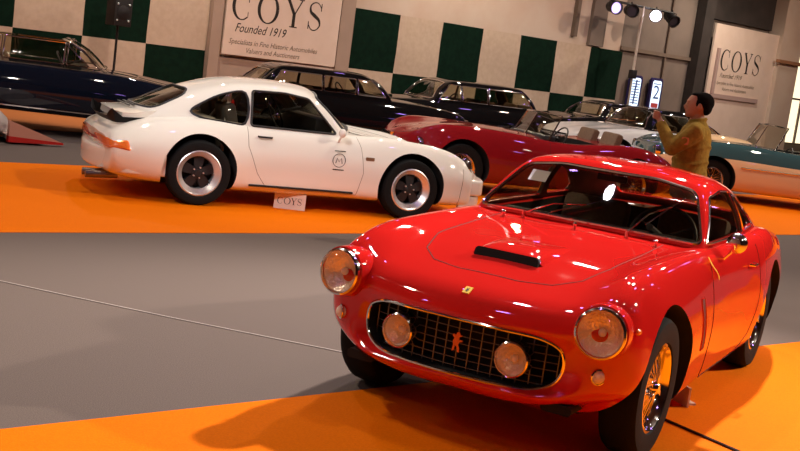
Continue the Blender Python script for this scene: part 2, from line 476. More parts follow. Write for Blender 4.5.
def patch(B, poly, ax, sg, off=.003, thick=.006, far=3., rings=5):
    """thin shell that follows the surface inside a polygon"""
    bm = NB(); n = len(poly); cx = sum(p[0] for p in poly) / n; cy = sum(p[1] for p in poly) / n; R = []
    for k in range(rings, -1, -1):
        t = k / rings; row = []
        for p in (poly if k else [(cx, cy)]):
            q = (cx + (p[0] - cx) * t, cy + (p[1] - cy) * t); L = proj_line(B, [q, q], ax, sg, off + (thick if t < .99 else 0), far=far)
            row.append(bm.verts.new(L[0] if L else (R[-1][0].co if R else V())))
        R.append(row)
    for A, C in zip(R, R[1:]):
        for k in range(n):
            if len(C) == 1: bm.faces.new((A[k], A[(k + 1) % n], C[0]))
            else: bm.faces.new((A[k], A[(k + 1) % n], C[(k + 1) % n], C[k]))
    return bm
# ---------------------------------------------------------------- hall shell
WH = mat('grey_carpet', (.152, .121, .107), .95, 0, 0, .1, noise=(.112, .090, .082), bump=.25, scale=160)
ORC = mat('orange_carpet', (.80, .175, .0), .85, 0, 0, .06, noise=(.72, .15, .0), bump=.15, scale=120)
BEIGE = mat('pale_wall', (.60, .50, .41), .9, 0, 0, .1, noise=(.56, .43, .34), scale=1.3)
CLOTHB = mat('beige_cloth', (.58, .47, .36), .95, 0, 0, .1, noise=(.53, .42, .32), bump=.2, scale=9)
CLOTHG = mat('dark_green_cloth', (.006, .022, .013), .95, 0, 0, .05, noise=(.005, .016, .01), bump=.2, scale=9)
BROWN = mat('brown_panel', (.18, .135, .10), .8, noise=(.15, .11, .085), scale=2)
GREYW = mat('grey_brown_wall', (.22, .175, .145), .8, noise=(.18, .145, .12), scale=1.5)
DKW = mat('dark_wall', (.045, .036, .032), .85, noise=(.03, .025, .022), scale=2)
BOARD = mat('banner_board', (.74, .60, .50), .7, noise=(.70, .56, .46), scale=3)
INK = mat('black_ink', (.02, .015, .012), .7)
INKG = mat('grey_ink', (.16, .12, .08), .7)
def slab(bm, s0, s1, k0, k1, z0, z1, mi=0, bev=0):
    P = [H(s, k, z) for s in (s0, s1) for k in (k0, k1) for z in (z0, z1)]
    vs = [bm.verts.new(p) for p in P]
    for q in ((0, 1, 3, 2), (4, 6, 7, 5), (0, 4, 5, 1), (2, 3, 7, 6), (0, 2, 6, 4), (1, 5, 7, 3)):
        f = bm.faces.new([vs[i] for i in q]); f.material_index = mi
def hslab(name, s0, s1, k0, k1, z0, z1, m, parent=None, **kw):
    b = NB(); slab(b, s0, s1, k0, k1, z0, z1); return put(name, b, m, parent, smooth=0, **kw)
hslab('floor', -16, 34, -1, 26, -.2, 0, WH, kind='structure')
hslab('wall_back', -16, 16.3, -.4, 0, 0, 8, BEIGE, kind='structure')
hslab('wall_back_right', 16.3, 34, -.4, -.02, 0, 8, GREYW, kind='structure')
hslab('wall_left', -16.3, -16, -1, 26, 0, 8, BEIGE, kind='structure')
hslab('wall_right', 34, 34.3, -1, 26, 0, 8, GREYW, kind='structure')
hslab('wall_front', -16, 34, 26, 26.3, 0, 8, DKW, kind='structure')
hslab('ceiling', -16, 34, -1, 26.3, 8, 8.2, mat('hall_ceiling', (.09, .08, .075), .9), kind='structure')
# 4 m carpet lanes laid parallel to the back wall (k = 19.95 - n)
hslab('carpet', -15.9, 33.9, 15.65, 25.9, 0, .004, ORC, label='orange carpet lane in the foreground below the front wheels of the bright red coupe', cat='carpet', group='orange carpet lanes')
hslab('carpet', -15.9, 33.9, 7.88, 11.67, 0, .004, ORC, label='orange carpet lane under the white coupe and the deep red roadster', cat='carpet', group='orange carpet lanes')
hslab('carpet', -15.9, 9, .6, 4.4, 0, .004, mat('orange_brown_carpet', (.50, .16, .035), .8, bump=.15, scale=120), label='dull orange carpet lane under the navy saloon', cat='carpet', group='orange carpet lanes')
b = NB(); SP = [(-5.4, 7.62), (-2.39, 6.91), (-1.9, 6.76), (-1.2, 6.56), (-.24, 6.32), (.5, 6.15)]
for p, q in zip(SP, SP[1:]):
    d = V((q[0] - p[0], q[1] - p[1], 0)).normalized(); n = V((-d.y, d.x, 0)) * .008
    top = [b.verts.new(V((x, y, .004)) + m) for (x, y), m in ((p, n), (q, n), (q, -n), (p, -n))]; b.faces.new(top)
    low = [b.verts.new(w_.co - V((0, 0, .0035))) for w_ in top]
    for k in range(4): b.faces.new((top[k], low[k], low[(k + 1) % 4], top[(k + 1) % 4]))
put('trim_1', b, mat('pale_seam_tape', (.29, .25, .23), .9), kind='structure')
b = NB(); tube(b, [V((1.28, 6.12, .010)), V((1.5, 5.80, .010)), V((1.76, 5.45, .010)), V((2.1, 5.0, .010)), V((2.6, 4.4, .01))], .008, 6)
put('cable', b, BLK, label='black cable lying on the orange carpet beside the red coupe front wheel', cat='cable')
def cloth(name, s0, n, z0, rows, parity, label, s_=1.2858):
    b = NB(); m = 6
    def P(s, z): return H(s, .05 + .012 * sin(s * 4.1 + z) + .008 * sin(z * 5 + s * 1.3), z)
    nc = int(math.ceil(n)) * m; S_ = s_
    for z in range(rows * m):
        for c in range(int(n * m + .5)):
            q = [P(s0 + (c + a) * S_ / m, z0 + (z + d) * S_ / m) for a, d in ((0, 0), (1, 0), (1, 1), (0, 1))]
            f = b.faces.new([b.verts.new(v) for v in q]); f.material_index = (c // m + z // m + parity) % 2
    bmesh.ops.remove_doubles(b, verts=b.verts, dist=1e-4)
    bmesh.ops.solidify(b, geom=b.faces[:], thickness=.012)
    put(name, b, [CLOTHB, CLOTHG], label=label, cat='cloth')
cloth('checkered_cloth', -1.2858 * 3, 6, 0, 3, 0, 'beige and dark green checkered cloth on the back wall behind the navy saloon')
cloth('checkered_cloth', 7.373, 7, 0, 2, 0, 'beige and dark green checkered cloth on the back wall right of the large white sign')
TAUPE = mat('taupe_post', (.40, .30, .235), .85, noise=(.36, .27, .21), scale=2)
for i, (s0, s1, d, z1, m) in enumerate(((3.87, 4.10, .16, 8, TAUPE), (6.98, 7.34, .12, 8, TAUPE), (14.95, 15.5, .10, 8, GREYW), (19.35, 19.80, .30, 8, DKW), (23.05, 24.15, .5, 8, BEIGE))):
    hslab('trim_%d' % (i + 2), s0, s1, 0, d, 0 if i != 2 else 2.6, z1, m, kind='structure')
hslab('trim_7', 4.10, 6.98, 0, .06, 0, 1.2, TAUPE, kind='structure')
hslab('trim_8', 14.30, 14.42, 0, .12, 2.75, 8, BROWN, kind='structure')
hslab('trim_9', 16.3, 19.35, 0, .06, 2.62, 2.72, BROWN, kind='structure')
hslab('trim_10', 18.2, 18.26, 0, .05, 0, 8, BROWN, kind='structure')
hslab('trim_11', 19.8, 23.05, 0, .08, 3.9, 8, DKW, kind='structure')
hslab('trim_12', 22.9, 24.6, .5, .62, 2.98, 3.08, mat('rust_brown', (.30, .14, .07), .7), kind='structure')
# lit room beyond the far right
b = NB(); slab(b, 24.4, 27.5, 0, .03, .6, 3.4); put('window_1', b, mat('lit_window', (.9, .85, .6), .5, emit=((1, .86, .58), 1.1)), kind='structure', smooth=0)
b = NB()
for s in (24.4, 25.4, 26.4, 27.5): slab(b, s - .04, s + .04, .03, .08, .6, 3.4)
for z in (.6, 2.0, 3.4): slab(b, 24.4, 27.5, .03, .07, z - .03, z + .03)
put('trim_13', b, BROWN, kind='structure', smooth=0)

# ---------------------------------------------------------------- lettering
def stroke(bm, pts, wid, f, mi=0):
    """flat ribbon through 2-D pts with varying width; f maps (x, y, d) to 3-D"""
    n = len(pts); Lr = []
    for i in range(n):
        a = pts[max(0, i - 1)]; c = pts[min(n - 1, i + 1)]; t = V((c[0] - a[0], c[1] - a[1]))
        t = t.normalized() if t.length > 0 else V((1, 0)); nn = V((-t.y, t.x)) * (wid[i] if isinstance(wid, (list, tuple)) else wid) / 2
        Lr.append(((pts[i][0] + nn.x, pts[i][1] + nn.y), (pts[i][0] - nn.x, pts[i][1] - nn.y)))
    for i in range(n - 1):
        q = [bm.verts.new(f(*p, .0)) for p in (Lr[i][0], Lr[i + 1][0], Lr[i + 1][1], Lr[i][1])]; bm.faces.new(q).material_index = mi
def serif_coys(parent, f, h, xs):
    """the four roman capitals C O Y S, height h, starting at the given left edges with given widths"""
    T, t = .13 * h, .035 * h
    (cx, cw), (ox, ow), (yx, yw), (sx, sw) = xs
    bm = NB(); A = [R_(52 + (308 - 52) * k / 30) for k in range(31)]
    stroke(bm, [(cx + cw * .54 + cw * .46 * cos(a), h * .5 + h * .48 * sin(a)) for a in A], [t + (T - t) * abs(cos(a)) ** 1.3 * (1 if cos(a) < 0 else .25) for a in A], f)
    stroke(bm, [(cx + cw * .86, h * .62), (cx + cw * .86, h * .98)], t, f); stroke(bm, [(cx + cw * .86, h * .30), (cx + cw * .86, h * .10)], t * .6, f)
    put('letter', bm, INK, parent, smooth=0); bm = NB()
    A = [2 * pi * k / 40 for k in range(41)]
    stroke(bm, [(ox + ow / 2 + ow * .45 * cos(a), h * .5 + h * .485 * sin(a)) for a in A], [t + (T - t) * abs(cos(a)) ** 1.5 for a in A], f)
    put('letter', bm, INK, parent, smooth=0); bm = NB()
    m = yx + yw / 2
    stroke(bm, [(yx + yw * .12, h * .98), (m, h * .46)], T * .9, f); stroke(bm, [(yx + yw * .9, h * .98), (m + T * .2, h * .46)], t * 1.3, f); stroke(bm, [(m, h * .50), (m, .02 * h)], T, f)
    for a, b_, y in ((0, .30, .985), (.72, 1.0, .985), (.30, .72, .015)): stroke(bm, [(yx + yw * a, h * y), (yx + yw * b_, h * y)], t, f)
    put('letter', bm, INK, parent, smooth=0); bm = NB()
    P = cr([V(p + (0,)) for p in [(.90, .80), (.70, .95), (.42, .98), (.14, .85), (.16, .66), (.46, .52), (.80, .37), (.88, .20), (.64, .03), (.32, .02), (.08, .18)]], 4)
    stroke(bm, [(sx + sw * p.x, h * p.y) for p in P], [t + (T - t) * math.exp(-((k / (len(P) - 1) - .5) / .17) ** 2) for k in range(len(P))], f)
    stroke(bm, [(sx + sw * .90, h * .70), (sx + sw * .90, h * .97)], t, f); stroke(bm, [(sx + sw * .08, h * .03), (sx + sw * .08, h * .30)], t, f)
    put('letter', bm, INK, parent, smooth=0)
def words(name, txt, width, f, m, parent, shear=0., align='LEFT', maxh=None):
    c = bpy.data.curves.new('t', 'FONT'); c.body = txt; c.shear = shear; c.align_x = align; c.size = 1; c.resolution_u = 3
    o = bpy.data.objects.new('t', c); COL.objects.link(o); me = bake(o); bpy.data.objects.remove(o); bpy.data.curves.remove(c)
    xs = [v.co.x for v in me.vertices]; x0 = min(xs); k = width / (max(xs) - x0)
    ky = k if not maxh else maxh / max(.01, max(v.co.y for v in me.vertices))
    for v in me.vertices:
        v.co = f((v.co.x - x0) * k, v.co.y * ky, 0)
    return put(name, me, m, parent, smooth=0)
def sign(s0, s1, z0, z1, k, label):
    b = NB(); slab(b, s0, s1, k - .04, k, z0, z1); return put('banner_sign', b, BOARD, None, smooth=0, label=label, cat='sign')
sg = sign(4.16, 6.93, 1.27, 4.35, .16, 'large white hanging sign reading COYS Founded 1919 behind the white coupe')
FZ = lambda s0, z0, k: (lambda x, y, d: H(s0 + x, k, z0 + y))
serif_coys(sg, FZ(4.28, 1.965, .163), .58, ((0, .44), (.60, .49), (1.25, .45), (1.82, .36)))
words('lettering', 'Founded 1919', 1.22, FZ(4.40, 1.735, .163), INK, sg, .35, maxh=.17)
words('lettering', 'Specialists in Fine Historic Automobiles', 2.15, FZ(4.29, 1.495, .163), INKG, sg, .25, maxh=.10)
words('lettering', 'Valuers and Auctioneers', 1.30, FZ(4.71, 1.34, .163), INKG, sg, .25, maxh=.10)
# second sign far right
b = NB(); slab(b, 19.85, 23.05, .32, .38, 0, 3.77); sg = put('banner_sign', b, BOARD, None, smooth=0, label='tall pale sign reading COYS on the far right behind the man and the teal convertible', cat='sign')
b = NB(); slab(b, 20.05, 20.16, .38, .44, 1.80, 3.10); slab(b, 20.05, 22.40, .38, .44, 1.70, 1.82); put('panel_shadow_bars', b, mat('shadow_mauve', (.42, .30, .27), .8), sg, smooth=0)  # mauve bars drawn in place of the inner panel's shadow lines
serif_coys(sg, FZ(20.30, 2.50, .385), .60, ((0, .44), (.55, .47), (1.12, .42), (1.63, .36)))
words('lettering', 'Founded 1919', 1.1, FZ(20.38, 2.30, .385), INKG, sg, .35, maxh=.13)
words('lettering', 'Specialists in Fine Historic Automobiles', 1.9, FZ(20.28, 2.10, .385), INKG, sg, .25, maxh=.09)
words('lettering', 'Valuers and Auctioneers', 1.2, FZ(20.6, 1.94, .385), INKG, sg, .25, maxh=.09)

# lit info boards between the pillars
def lightbox(s, z0, z1, w_, label, lines):
    b = NB(); P = roundpoly([(s - w_ / 2, z0), (s + w_ / 2, z0), (s + w_ / 2, z1), (s - w_ / 2, z1)], .12)
    A = [b.verts.new(H(x, .07, z)) for x, z in P]; C = [b.verts.new(H(x, .15, z)) for x, z in P]; n = len(P)
    b.faces.new(C); b.faces.new(A[::-1])
    for k in range(n): b.faces.new((A[k], A[(k + 1) % n], C[(k + 1) % n], C[k]))
    o = put('light_box_sign', b, mat('blue_sign_case', (.03, .025, .12), .5), None, smooth=0, label=label, cat='sign', group=None)
    P = roundpoly([(s - w_ / 2 + .07, z0 + .07), (s + w_ / 2 - .07, z0 + .07), (s + w_ / 2 - .07, z1 - .07), (s - w_ / 2 + .07, z1 - .07)], .08)
    b = NB(); b.faces.new([b.verts.new(H(x, .153, z)) for x, z in P]); put('lit_face', b, mat('lit_face', (.7, .85, 1), .5, emit=((.62, .80, 1), 1.0)), o, smooth=0)
    b = NB()
    for k in range(lines):
        z = z0 + .16 + (z1 - z0 - .32) * k / max(1, lines - 1); stroke(b, [(s - w_ / 2 + .10, z), (s + w_ / 2 - .10, z)], .025, lambda x, y, d: H(x, .156, y))
    put('printed_lines', b, mat('blue_print', (.05, .08, .28), .6), o, smooth=0)
    return o
o = lightbox(17.02, 1.12, 2.02, .52, 'narrow blue-edged lit sign board left of the other, beside the pole', 9)
b = NB(); stroke(b, [(16.99, 1.25), (17.02, 1.9)], .06, lambda x, y, d: H(x, .159, y)); put('printed_bar', b, MATS['blue_print'], o, smooth=0)
o = lightbox(17.92, 1.12, 2.02, .52, 'blue-edged lit sign board with a red block at its foot', 2)
words('printed_mark', '2', .26, lambda x, y, d: H(17.79 + x, .159, 1.46 + y), MATS['blue_print'], o, 0, maxh=.36)
b = NB(); stroke(b, [(17.77, 1.27), (18.07, 1.27)], .14, lambda x, y, d: H(x, .159, y)); put('red_block', b, mat('red_print', (.6, .08, .08), .6), o, smooth=0)
# ---------------------------------------------------------------- red coupe (foreground)
def red_coupe():
    car = empty('sports_car', (0.6000, 5.5334, 0), -2.053, label='bright red classic coupe with oval chrome-rimmed grille and two fog lamps, in the foreground', cat='car')
    oval = [(0, -.125), (.22, -.125), (.38, -.118), (.462, -.072), (.488, .0), (.472, .066), (.40, .104), (.21, .118), (0, .122)]
    def rim(x, zc, sc=1.0, bow=.105): return [(x - bow * (y / .488) ** 2, y * sc, zc + z * sc) for y, z in oval]
    st = [rim(.50, .462, .97), rim(.645, .462, .985), rim(.662, .463, 1.0),
        [(.664, 0, .312), (.655, .26, .314), (.625, .45, .330), (.575, .545, .385), (.560, .565, .470), (.565, .54, .560), (.600, .43, .600), (.640, .21, .612), (.655, 0, .616)],
        [(.600, 0, .262), (.592, .30, .268), (.565, .51, .305), (.530, .640, .385), (.520, .690, .480), (.545, .665, .630), (.568, .47, .660), (.605, .22, .662), (.620, 0, .665)],
        [(.48, 0, .232), (.47, .34, .240), (.45, .60, .300), (.430, .735, .390), (.415, .772, .510), (.470, .690, .750), (.49, .47, .715), (.53, .22, .708), (.545, 0, .710)],
        K9(.20, .38, .70, .27, .780, .40, .790, .56, .675, .826, .45, .760, .752, .757, .36, .05),
        K9(.18, .40, .73, .22, .800, .40, .805, .59, .675, .856, .45, .800, .798, .802, .18, .03),
        K9(.17, .42, .74, .20, .805, .39, .805, .60, .675, .868, .45, .830, .828, .832, 0),
        K9(.16, .42, .74, .19, .800, .38, .795, .61, .675, .880, .46, .855, .855, .860, -.35),
        K9(.15, .42, .72, .18, .785, .38, .785, .62, .690, .882, .52, .880, .885, .890, -.72),
        K9(.15, .42, .71, .18, .775, .38, .780, .62, .700, .878, .58, .893, .902, .905, -1.1),
        K9(.15, .42, .71, .18, .780, .38, .790, .62, .710, .880, .58, .895, .905, .910, -1.6),
        K9(.15, .42, .72, .19, .798, .38, .810, .62, .720, .890, .58, .905, .915, .920, -2.0),
        K9(.16, .42, .73, .20, .790, .38, .797, .62, .700, .888, .55, .905, .920, .925, -2.4),
        K9(.20, .42, .70, .24, .750, .40, .755, .62, .650, .845, .50, .865, .885, .890, -2.8),
        K9(.25, .40, .62, .28, .685, .42, .690, .60, .620, .790, .45, .800, .818, .822, -3.15),
        K9(.33, .34, .54, .36, .620, .45, .625, .58, .530, .715, .38, .725, .738, .742, -3.38, -.04),
        K9(.40, .25, .42, .42, .48, .48, .48, .56, .42, .64, .30, .66, .665, .67, -3.42, -.04)]
    slots = NB()
    # bonnet scoop mouth
    sc = [(.165 * 0 + y, z) for y, z in roundpoly([(-.17, .815), (.17, .815), (.17, .875), (-.17, .875)], .03)]
    body, B, clean = body_mesh(st, (RED, DARK), 6, 7, dark_st=2, wells=((0, .335, .392, .50), (-2.4, .335, .385, .50)), cabin=(-2.15, -1.02, .60, .34, 1.2))
    put('body', body, None, car)
    # bonnet scoop: raised red hump with an open black mouth
    b = NB(); rows = []
    for x, hgt in ((.165, .030), (.155, .034), (.10, .034), (0, .028), (-.14, .014), (-.26, .0)):
        row = []
        for i in range(17):
            y = -.185 + .37 * i / 16; e = 1 - abs(y / .185) ** 6
            p, n = cast(B, (x, y, 2), (0, 0, -1)); row.append(V((x, y, p.z - .004 + (hgt + .004) * e)))
        rows.append([b.verts.new(v) for v in row])
    for i in range(len(rows) - 1):
        for k in range(16): b.faces.new((rows[i][k], rows[i][k + 1], rows[i + 1][k + 1], rows[i + 1][k]))
    sco = put('bonnet_scoop', b, RED, car)
    b = NB(); z0 = cast(B, (.19, 0, 2), (0, 0, -1))[0].z
    mt = M4.Translation((.172, 0, z0 + .012)) @ M4.Rotation(-.22, 4, 'Y')
    prism(b, roundpoly([(-.165, -.030), (.165, -.030), (.165, .026), (-.165, .026)], .028, 6), 'x', -.05, .012)
    for v in b.verts: v.co = mt @ v.co
    put('scoop_mouth', b, DARK, sco)
    # grille
    g = NB(); zc = .462
    def halfh(y):
        pts = [(0, -.122), (.30, -.12), (.40, -.108), (.455, -.065), (.475, 0)]
        for (a, za), (c, zc_) in zip(pts, pts[1:]):
            if a <= abs(y) <= c: return -(za + (zc_ - za) * (abs(y) - a) / (c - a))
        return 0
    for k in range(-8, 9):
        y = k * .0565; hh = halfh(y) * .97
        if hh > .02: box(g, (.592 - .09 * (y / .488) ** 2, y - .0022, zc - hh), (.600 - .09 * (y / .488) ** 2, y + .0022, zc + hh))
    for k in range(-3, 4):
        z = k * .034; L = [y / 20 for y in range(-10, 11) if halfh(y / 20) > abs(z) + .004]
        tube(g, [(.600 - .09 * (y / .488) ** 2, y, zc + z) for y in L], .0024, 5)
    gr = put('grille', g, mat('grille_bars', (.16, .155, .15), .4, 1.), car)
    ov = cr([V(p) for p in rim(.664, .463, 1.0)] , 6)
    loop_tube('grille_surround', ov + [mirY(p) for p in ov[-2:0:-1]], .0085, CHROME, car)
    # rearing horse emblem on the grille
    hp = [(-.020, -.052), (-.008, -.050), (-.004, -.026), (.008, -.018), (.012, -.046), (.024, -.050), (.020, -.016), (.024, .004), (.016, .020), (.030, .034), (.022, .042), (.010, .036), (.004, .052), (-.006, .056), (-.018, .040), (-.026, .042), (-.024, .034), (-.010, .030), (-.012, .014), (-.030, .016), (-.032, .008), (-.014, .002), (-.010, -.012), (-.018, -.030)]
    b = NB(); prism(b, [(-y * .85, .466 + z * .85) for y, z in hp], 'x', .602, .608); put('horse_emblem', b, mat('worn_gold', (.55, .16, .05), .4, .6), gr)
    for s, yy in ((1, .280), (-1, -.280)):
        headlamp(car, (.640, yy, .462), .072, s * .05, name='fog_lamp', depth=.06)
    for s in (1, -1):
        # nacelle flowing back into the wing
        b = NB(); prof = [(.120, -.02), (.123, -.05), (.120, -.10), (.108, -.18), (.08, -.28), (.04, -.36), (0, -.40)]
        mt = M4.Translation((.595, s * .638, .655)) @ M4.Rotation(s * .10, 4, 'Z') @ M4.Rotation(-.06, 4, 'Y') @ M4.Rotation(-pi / 2, 4, 'Z')
        lathe(b, [(.10, .004), (.118, .0)] + prof, 40, mtx=mt); put('headlight_nacelle', b, RED, car)
        headlamp(car, (.605, s * .640, .655), .100, s * .10, -.05)
        p, n = cast(B, (3, s * .64, .455), (-1, 0, 0))
        b = NB(); ball(b, p, (.022, .030, .030), 14, 10); o = put('indicator_light', b, PALE, car)
        mt = M4.Translation(p) @ M4.Rotation(s * .8, 4, 'Z')
        loop_tube('indicator_rim', [mt @ V((.004, .032 * cos(a), .032 * sin(a))) for a in [2 * pi * k / 20 for k in range(20)]], .005, CHROME, o, 6)
        p, n = cast(B, (.43, s * 3, .66), (0, -s, 0))
        b = NB(); ball(b, p, (.028, .012, .014), 12, 8); put('side_repeater', b, AMBER, car)
        b = NB(); p, n = cast(B, (3, s * .45, .30), (-1, 0, 0)); prism(b, roundpoly([(s * .42, .262), (s * .56, .262), (s * .56, .305), (s * .42, .305)], .02), 'x', p.x - .20, p.x - .012)
        put('brake_duct', b, DARK, car)
        # wing vent behind the front wheel
        b = NB(); q = [(-.535, .69), (-.600, .69), (-.665, .42), (-.600, .42)]
        L = proj_line(B, roundpoly(q, .012) + [roundpoly(q, .012)[0]], 'y', s, .001)
        b.free(); b = patch(B, roundpoly(q, .012), 'y', s, .001, .001); o = put('wing_vent', b, mat('vent_dark_red', (.12, .004, .006), .6), car)
        loop_tube('vent_rim', L[:-1], .004, RED, o, 6)
    # yellow bonnet badge
    p, n = cast(B, (.57, 0, 2), (0, 0, -1)); q = n.to_track_quat('Z', 'X').to_matrix().to_4x4()
    b = NB(); mt = M4.Translation(p + n * .002) @ q
    q0 = V((-1, 0, 0)); q0 = (q0 - n * q0.dot(n)).normalized(); q1 = n.cross(q0)
    f = [p + n * .003 + q0 * a * .024 + q1 * c * .017 for a, c in ((1, 1), (1, -1), (-1, -1), (-1, 1))]
    g_ = [v - n * .005 for v in f]; vs = [b.verts.new(v) for v in f + g_]; b.faces.new(vs[:4]); b.faces.new(vs[4:][::-1])
    for k in range(4): b.faces.new((vs[k], vs[k + 4], vs[(k + 1) % 4 + 4], vs[(k + 1) % 4]))
    o = put('bonnet_badge', b, YELLOW, car)
    b = NB(); b.faces.new([b.verts.new(p + n * .0042 + q0 * (-z) * .28 + q1 * y * .28) for y, z in hp]); put('badge_horse', b, BLK, o)
    # bonnet shut line and scoop panel line, doors
    hoodl = [(-.80, .47), (-.45, .47), (0, .455), (.22, .40), (.33, .30), (.37, .15), (.375, 0), (.37, -.15), (.33, -.30), (.22, -.40), (0, -.455), (-.45, -.47), (-.80, -.47)]
    L = [(hoodl, 'z', 1)]
    for s in (1, -1):
        L.append(([(-.80, .84), (-.80, .45), (-.86, .24), (-.95, .20), (-1.70, .20), (-1.86, .32), (-1.88, .6), (-1.84, .86)], 'y', s))
    seam(car, B, L)
    # roof and glass
    G = [[(-.870, .665, .872), (-.855, .62, .890), (-.840, .46, .897), (-.825, .24, .900), (-.82, 0, .902)],
         [(-.885, .668, .872), (-.965, .628, .965), (-1.045, .525, 1.040), (-1.015, .28, 1.062), (-1.00, 0, 1.070)],
         [(-.905, .671, .872), (-1.055, .610, 1.03), (-1.225, .500, 1.178), (-1.205, .28, 1.214), (-1.19, 0, 1.222)],
         [(-1.12, .675, .872), (-1.21, .612, 1.05), (-1.31, .508, 1.190), (-1.29, .29, 1.228), (-1.28, 0, 1.237)],
         [(-1.50, .678, .872), (-1.51, .618, 1.05), (-1.54, .512, 1.192), (-1.55, .30, 1.236), (-1.55, 0, 1.247)],
         [(-1.90, .670, .875), (-1.90, .600, 1.04), (-1.90, .495, 1.165), (-1.90, .28, 1.215), (-1.90, 0, 1.228)],
         [(-2.22, .655, .885), (-2.23, .575, 1.00), (-2.25, .48, 1.095), (-2.26, .28, 1.150), (-2.27, 0, 1.165)],
         [(-2.55, .60, .88), (-2.57, .53, .945), (-2.59, .44, 1.000), (-2.61, .26, 1.04), (-2.62, 0, 1.050)],
         [(-2.90, .48, .845), (-2.92, .42, .86), (-2.94, .34, .868), (-2.96, .18, .872), (-2.97, 0, .876)]]
    sides = [roundpoly([(-.940, .910), (-1.235, 1.135), (-1.50, 1.160), (-1.74, 1.146), (-1.80, .918)], .03),
             roundpoly([(-1.865, .925), (-1.80, 1.135), (-1.98, 1.102), (-2.20, .99), (-2.22, .935)], .03)]
    screen = roundpoly([(-.648, .908), (-.30, .918), (.30, .918), (.648, .908), (.505, 1.158), (.28, 1.194), (-.28, 1.194), (-.505, 1.158)], .05)
    rear = roundpoly([(-.42, .94), (.42, .94), (.36, 1.10), (-.36, 1.10)], .05)
    B2 = house(car, G, RED, sides, screen, rear, 5, 8, rear_trim=1)
    wp, wn = cast(B2, (3, -.40, 1.115), (-1, 0, 0)); b = NB(); u = V((0, 1, 0)); w2 = wn.cross(u).normalized()
    fq = [wp - wn * .016 * (1 if wn.x > 0 else -1) + u * a_ * .055 + w2 * c_ * .045 for a_, c_ in ((1, 1), (1, -1), (-1, -1), (-1, 1))]; b.faces.new([b.verts.new(v) for v in fq])
    put('white_quad', b, mat('plain_white', (.85, .83, .85), .8), car, smooth=0)  # flat white quad just behind the windscreen's upper corner
    wp, wn = cast(B2, (3, .07, 1.09), (-1, 0, 0)); cm = car.matrix_basis.copy(); cm = M4.Translation(car.location) @ M4.Rotation(-2.053, 4, 'Z'); 
    # wipers
    for y0, y1 in ((-.33, -.02), (.27, .42)):
        a, n = cast(B, (-.79, y0, 2), (0, 0, -1)); t0, n0 = cast(B2, (3, y1, 1.00 if y1 < .2 else 1.06), (-1, 0, 0)); t = t0 + n0 * (.012 if n0.x > 0 else -.012)
        b = NB(); tube(b, [a, a + V((.0, 0, .035))], .011, 8); tube(b, [a + V((0, 0, .03)), (a + V((.02, 0, .05))).lerp(t, .5) + V((.03, 0, .02)), t], .005, 6)
        d = (t - a).normalized(); tube(b, [t - d * .20 + V((.002, 0, 0)), t + d * .10], .0045, 5); put('windscreen_wiper', b, CHROME, car)
    for y in (-.42, .0, .45):
        a, n = cast(B, (-.72, y, 2), (0, 0, -1)); b = NB(); tube(b, [a, a + V((0, 0, .022))], .009, 8); ball(b, a + V((.004, 0, .026)), .012, 10, 6); put('washer_jet', b, CHROME, car)
    # door mirror on the driver's side, door handles
    b = NB(); a, n = cast(B, (-1.10, 3, .83), (0, -1, 0)); tube(b, [a - V((0, .01, 0)), a + V((.0, .03, .05)), a + V((0, .045, .085))], .008, 8)
    mt = M4.Translation(a + V((0, .05, .10))) @ M4.Rotation(-pi / 2, 4, 'Z'); lathe(b, [(0, .05), (.03, .045), (.052, .02), (.056, -.012), (0, -.012)], 24, mtx=mt); put('door_mirror', b, CHROME, car)
    for s in (1, -1):
        a, n = cast(B, (-1.72, s * 3, .76), (0, -s, 0)); b = NB(); tube(b, [a, a + V((.01, s * .028, 0)), a + V((.09, s * .028, 0)), a + V((.10, 0, 0))], .007, 6); put('door_handle', b, CHROME, car)
    # cabin
    dash_wheel(car, -1.05, .86, .33, .19)
    seat(car, -1.62, .32, .34, LEATHER, .55); seat(car, -1.62, -.32, .34, LEATHER, .55)
    b = NB(); mt = M4.Translation((-1.24, 0, 1.15)); box(b, (-.01, -.09, -.02), (.012, .09, .02), .008, mtx=mt); tube(b, [(-1.23, 0, 1.16), (-1.215, 0, 1.215)], .005, 6); put('rear_view_mirror', b, BLK, car)
    wheels(car, 0, -2.4, .680, .650, .33, .185, 'wire')
    b = NB(); tube(b, [(0, -.60, .33), (0, .60, .33)], .03, 8); tube(b, [(-2.4, -.60, .33), (-2.4, .60, .33)], .035, 8); put('axle', b, DARK, car)
    # ribbon hanging from the door top
    a, n = cast(B, (-.80, 3, .86), (0, -1, 0)); pts = []
    for k in range(9):
        t = k / 8; p, n = cast(B, (-.79 - .10 * t + .02 * sin(t * 6), 3, .865 - .115 * t), (0, -1, 0)); pts.append(p + n * .007)
    b = NB()
    for off in (0, .018):
        r0 = [(b.verts.new(p + V((off + .006, off * .3, 0))), b.verts.new(p + V((off - .006, off * .3, 0))), b.verts.new(p + V((off - .006, off * .3 + .003, 0))), b.verts.new(p + V((off + .006, off * .3 + .003, 0)))) for p in pts]
        for k in range(8):
            for q in range(4): b.faces.new((r0[k][q], r0[k][(q + 1) % 4], r0[k + 1][(q + 1) % 4], r0[k + 1][q]))
    rb = put('ribbon', b, YELLOW, None, label='narrow yellow ribbon hanging down the door edge of the bright red coupe', cat='ribbon')
    rb.location = car.location; rb.rotation_euler = car.rotation_euler
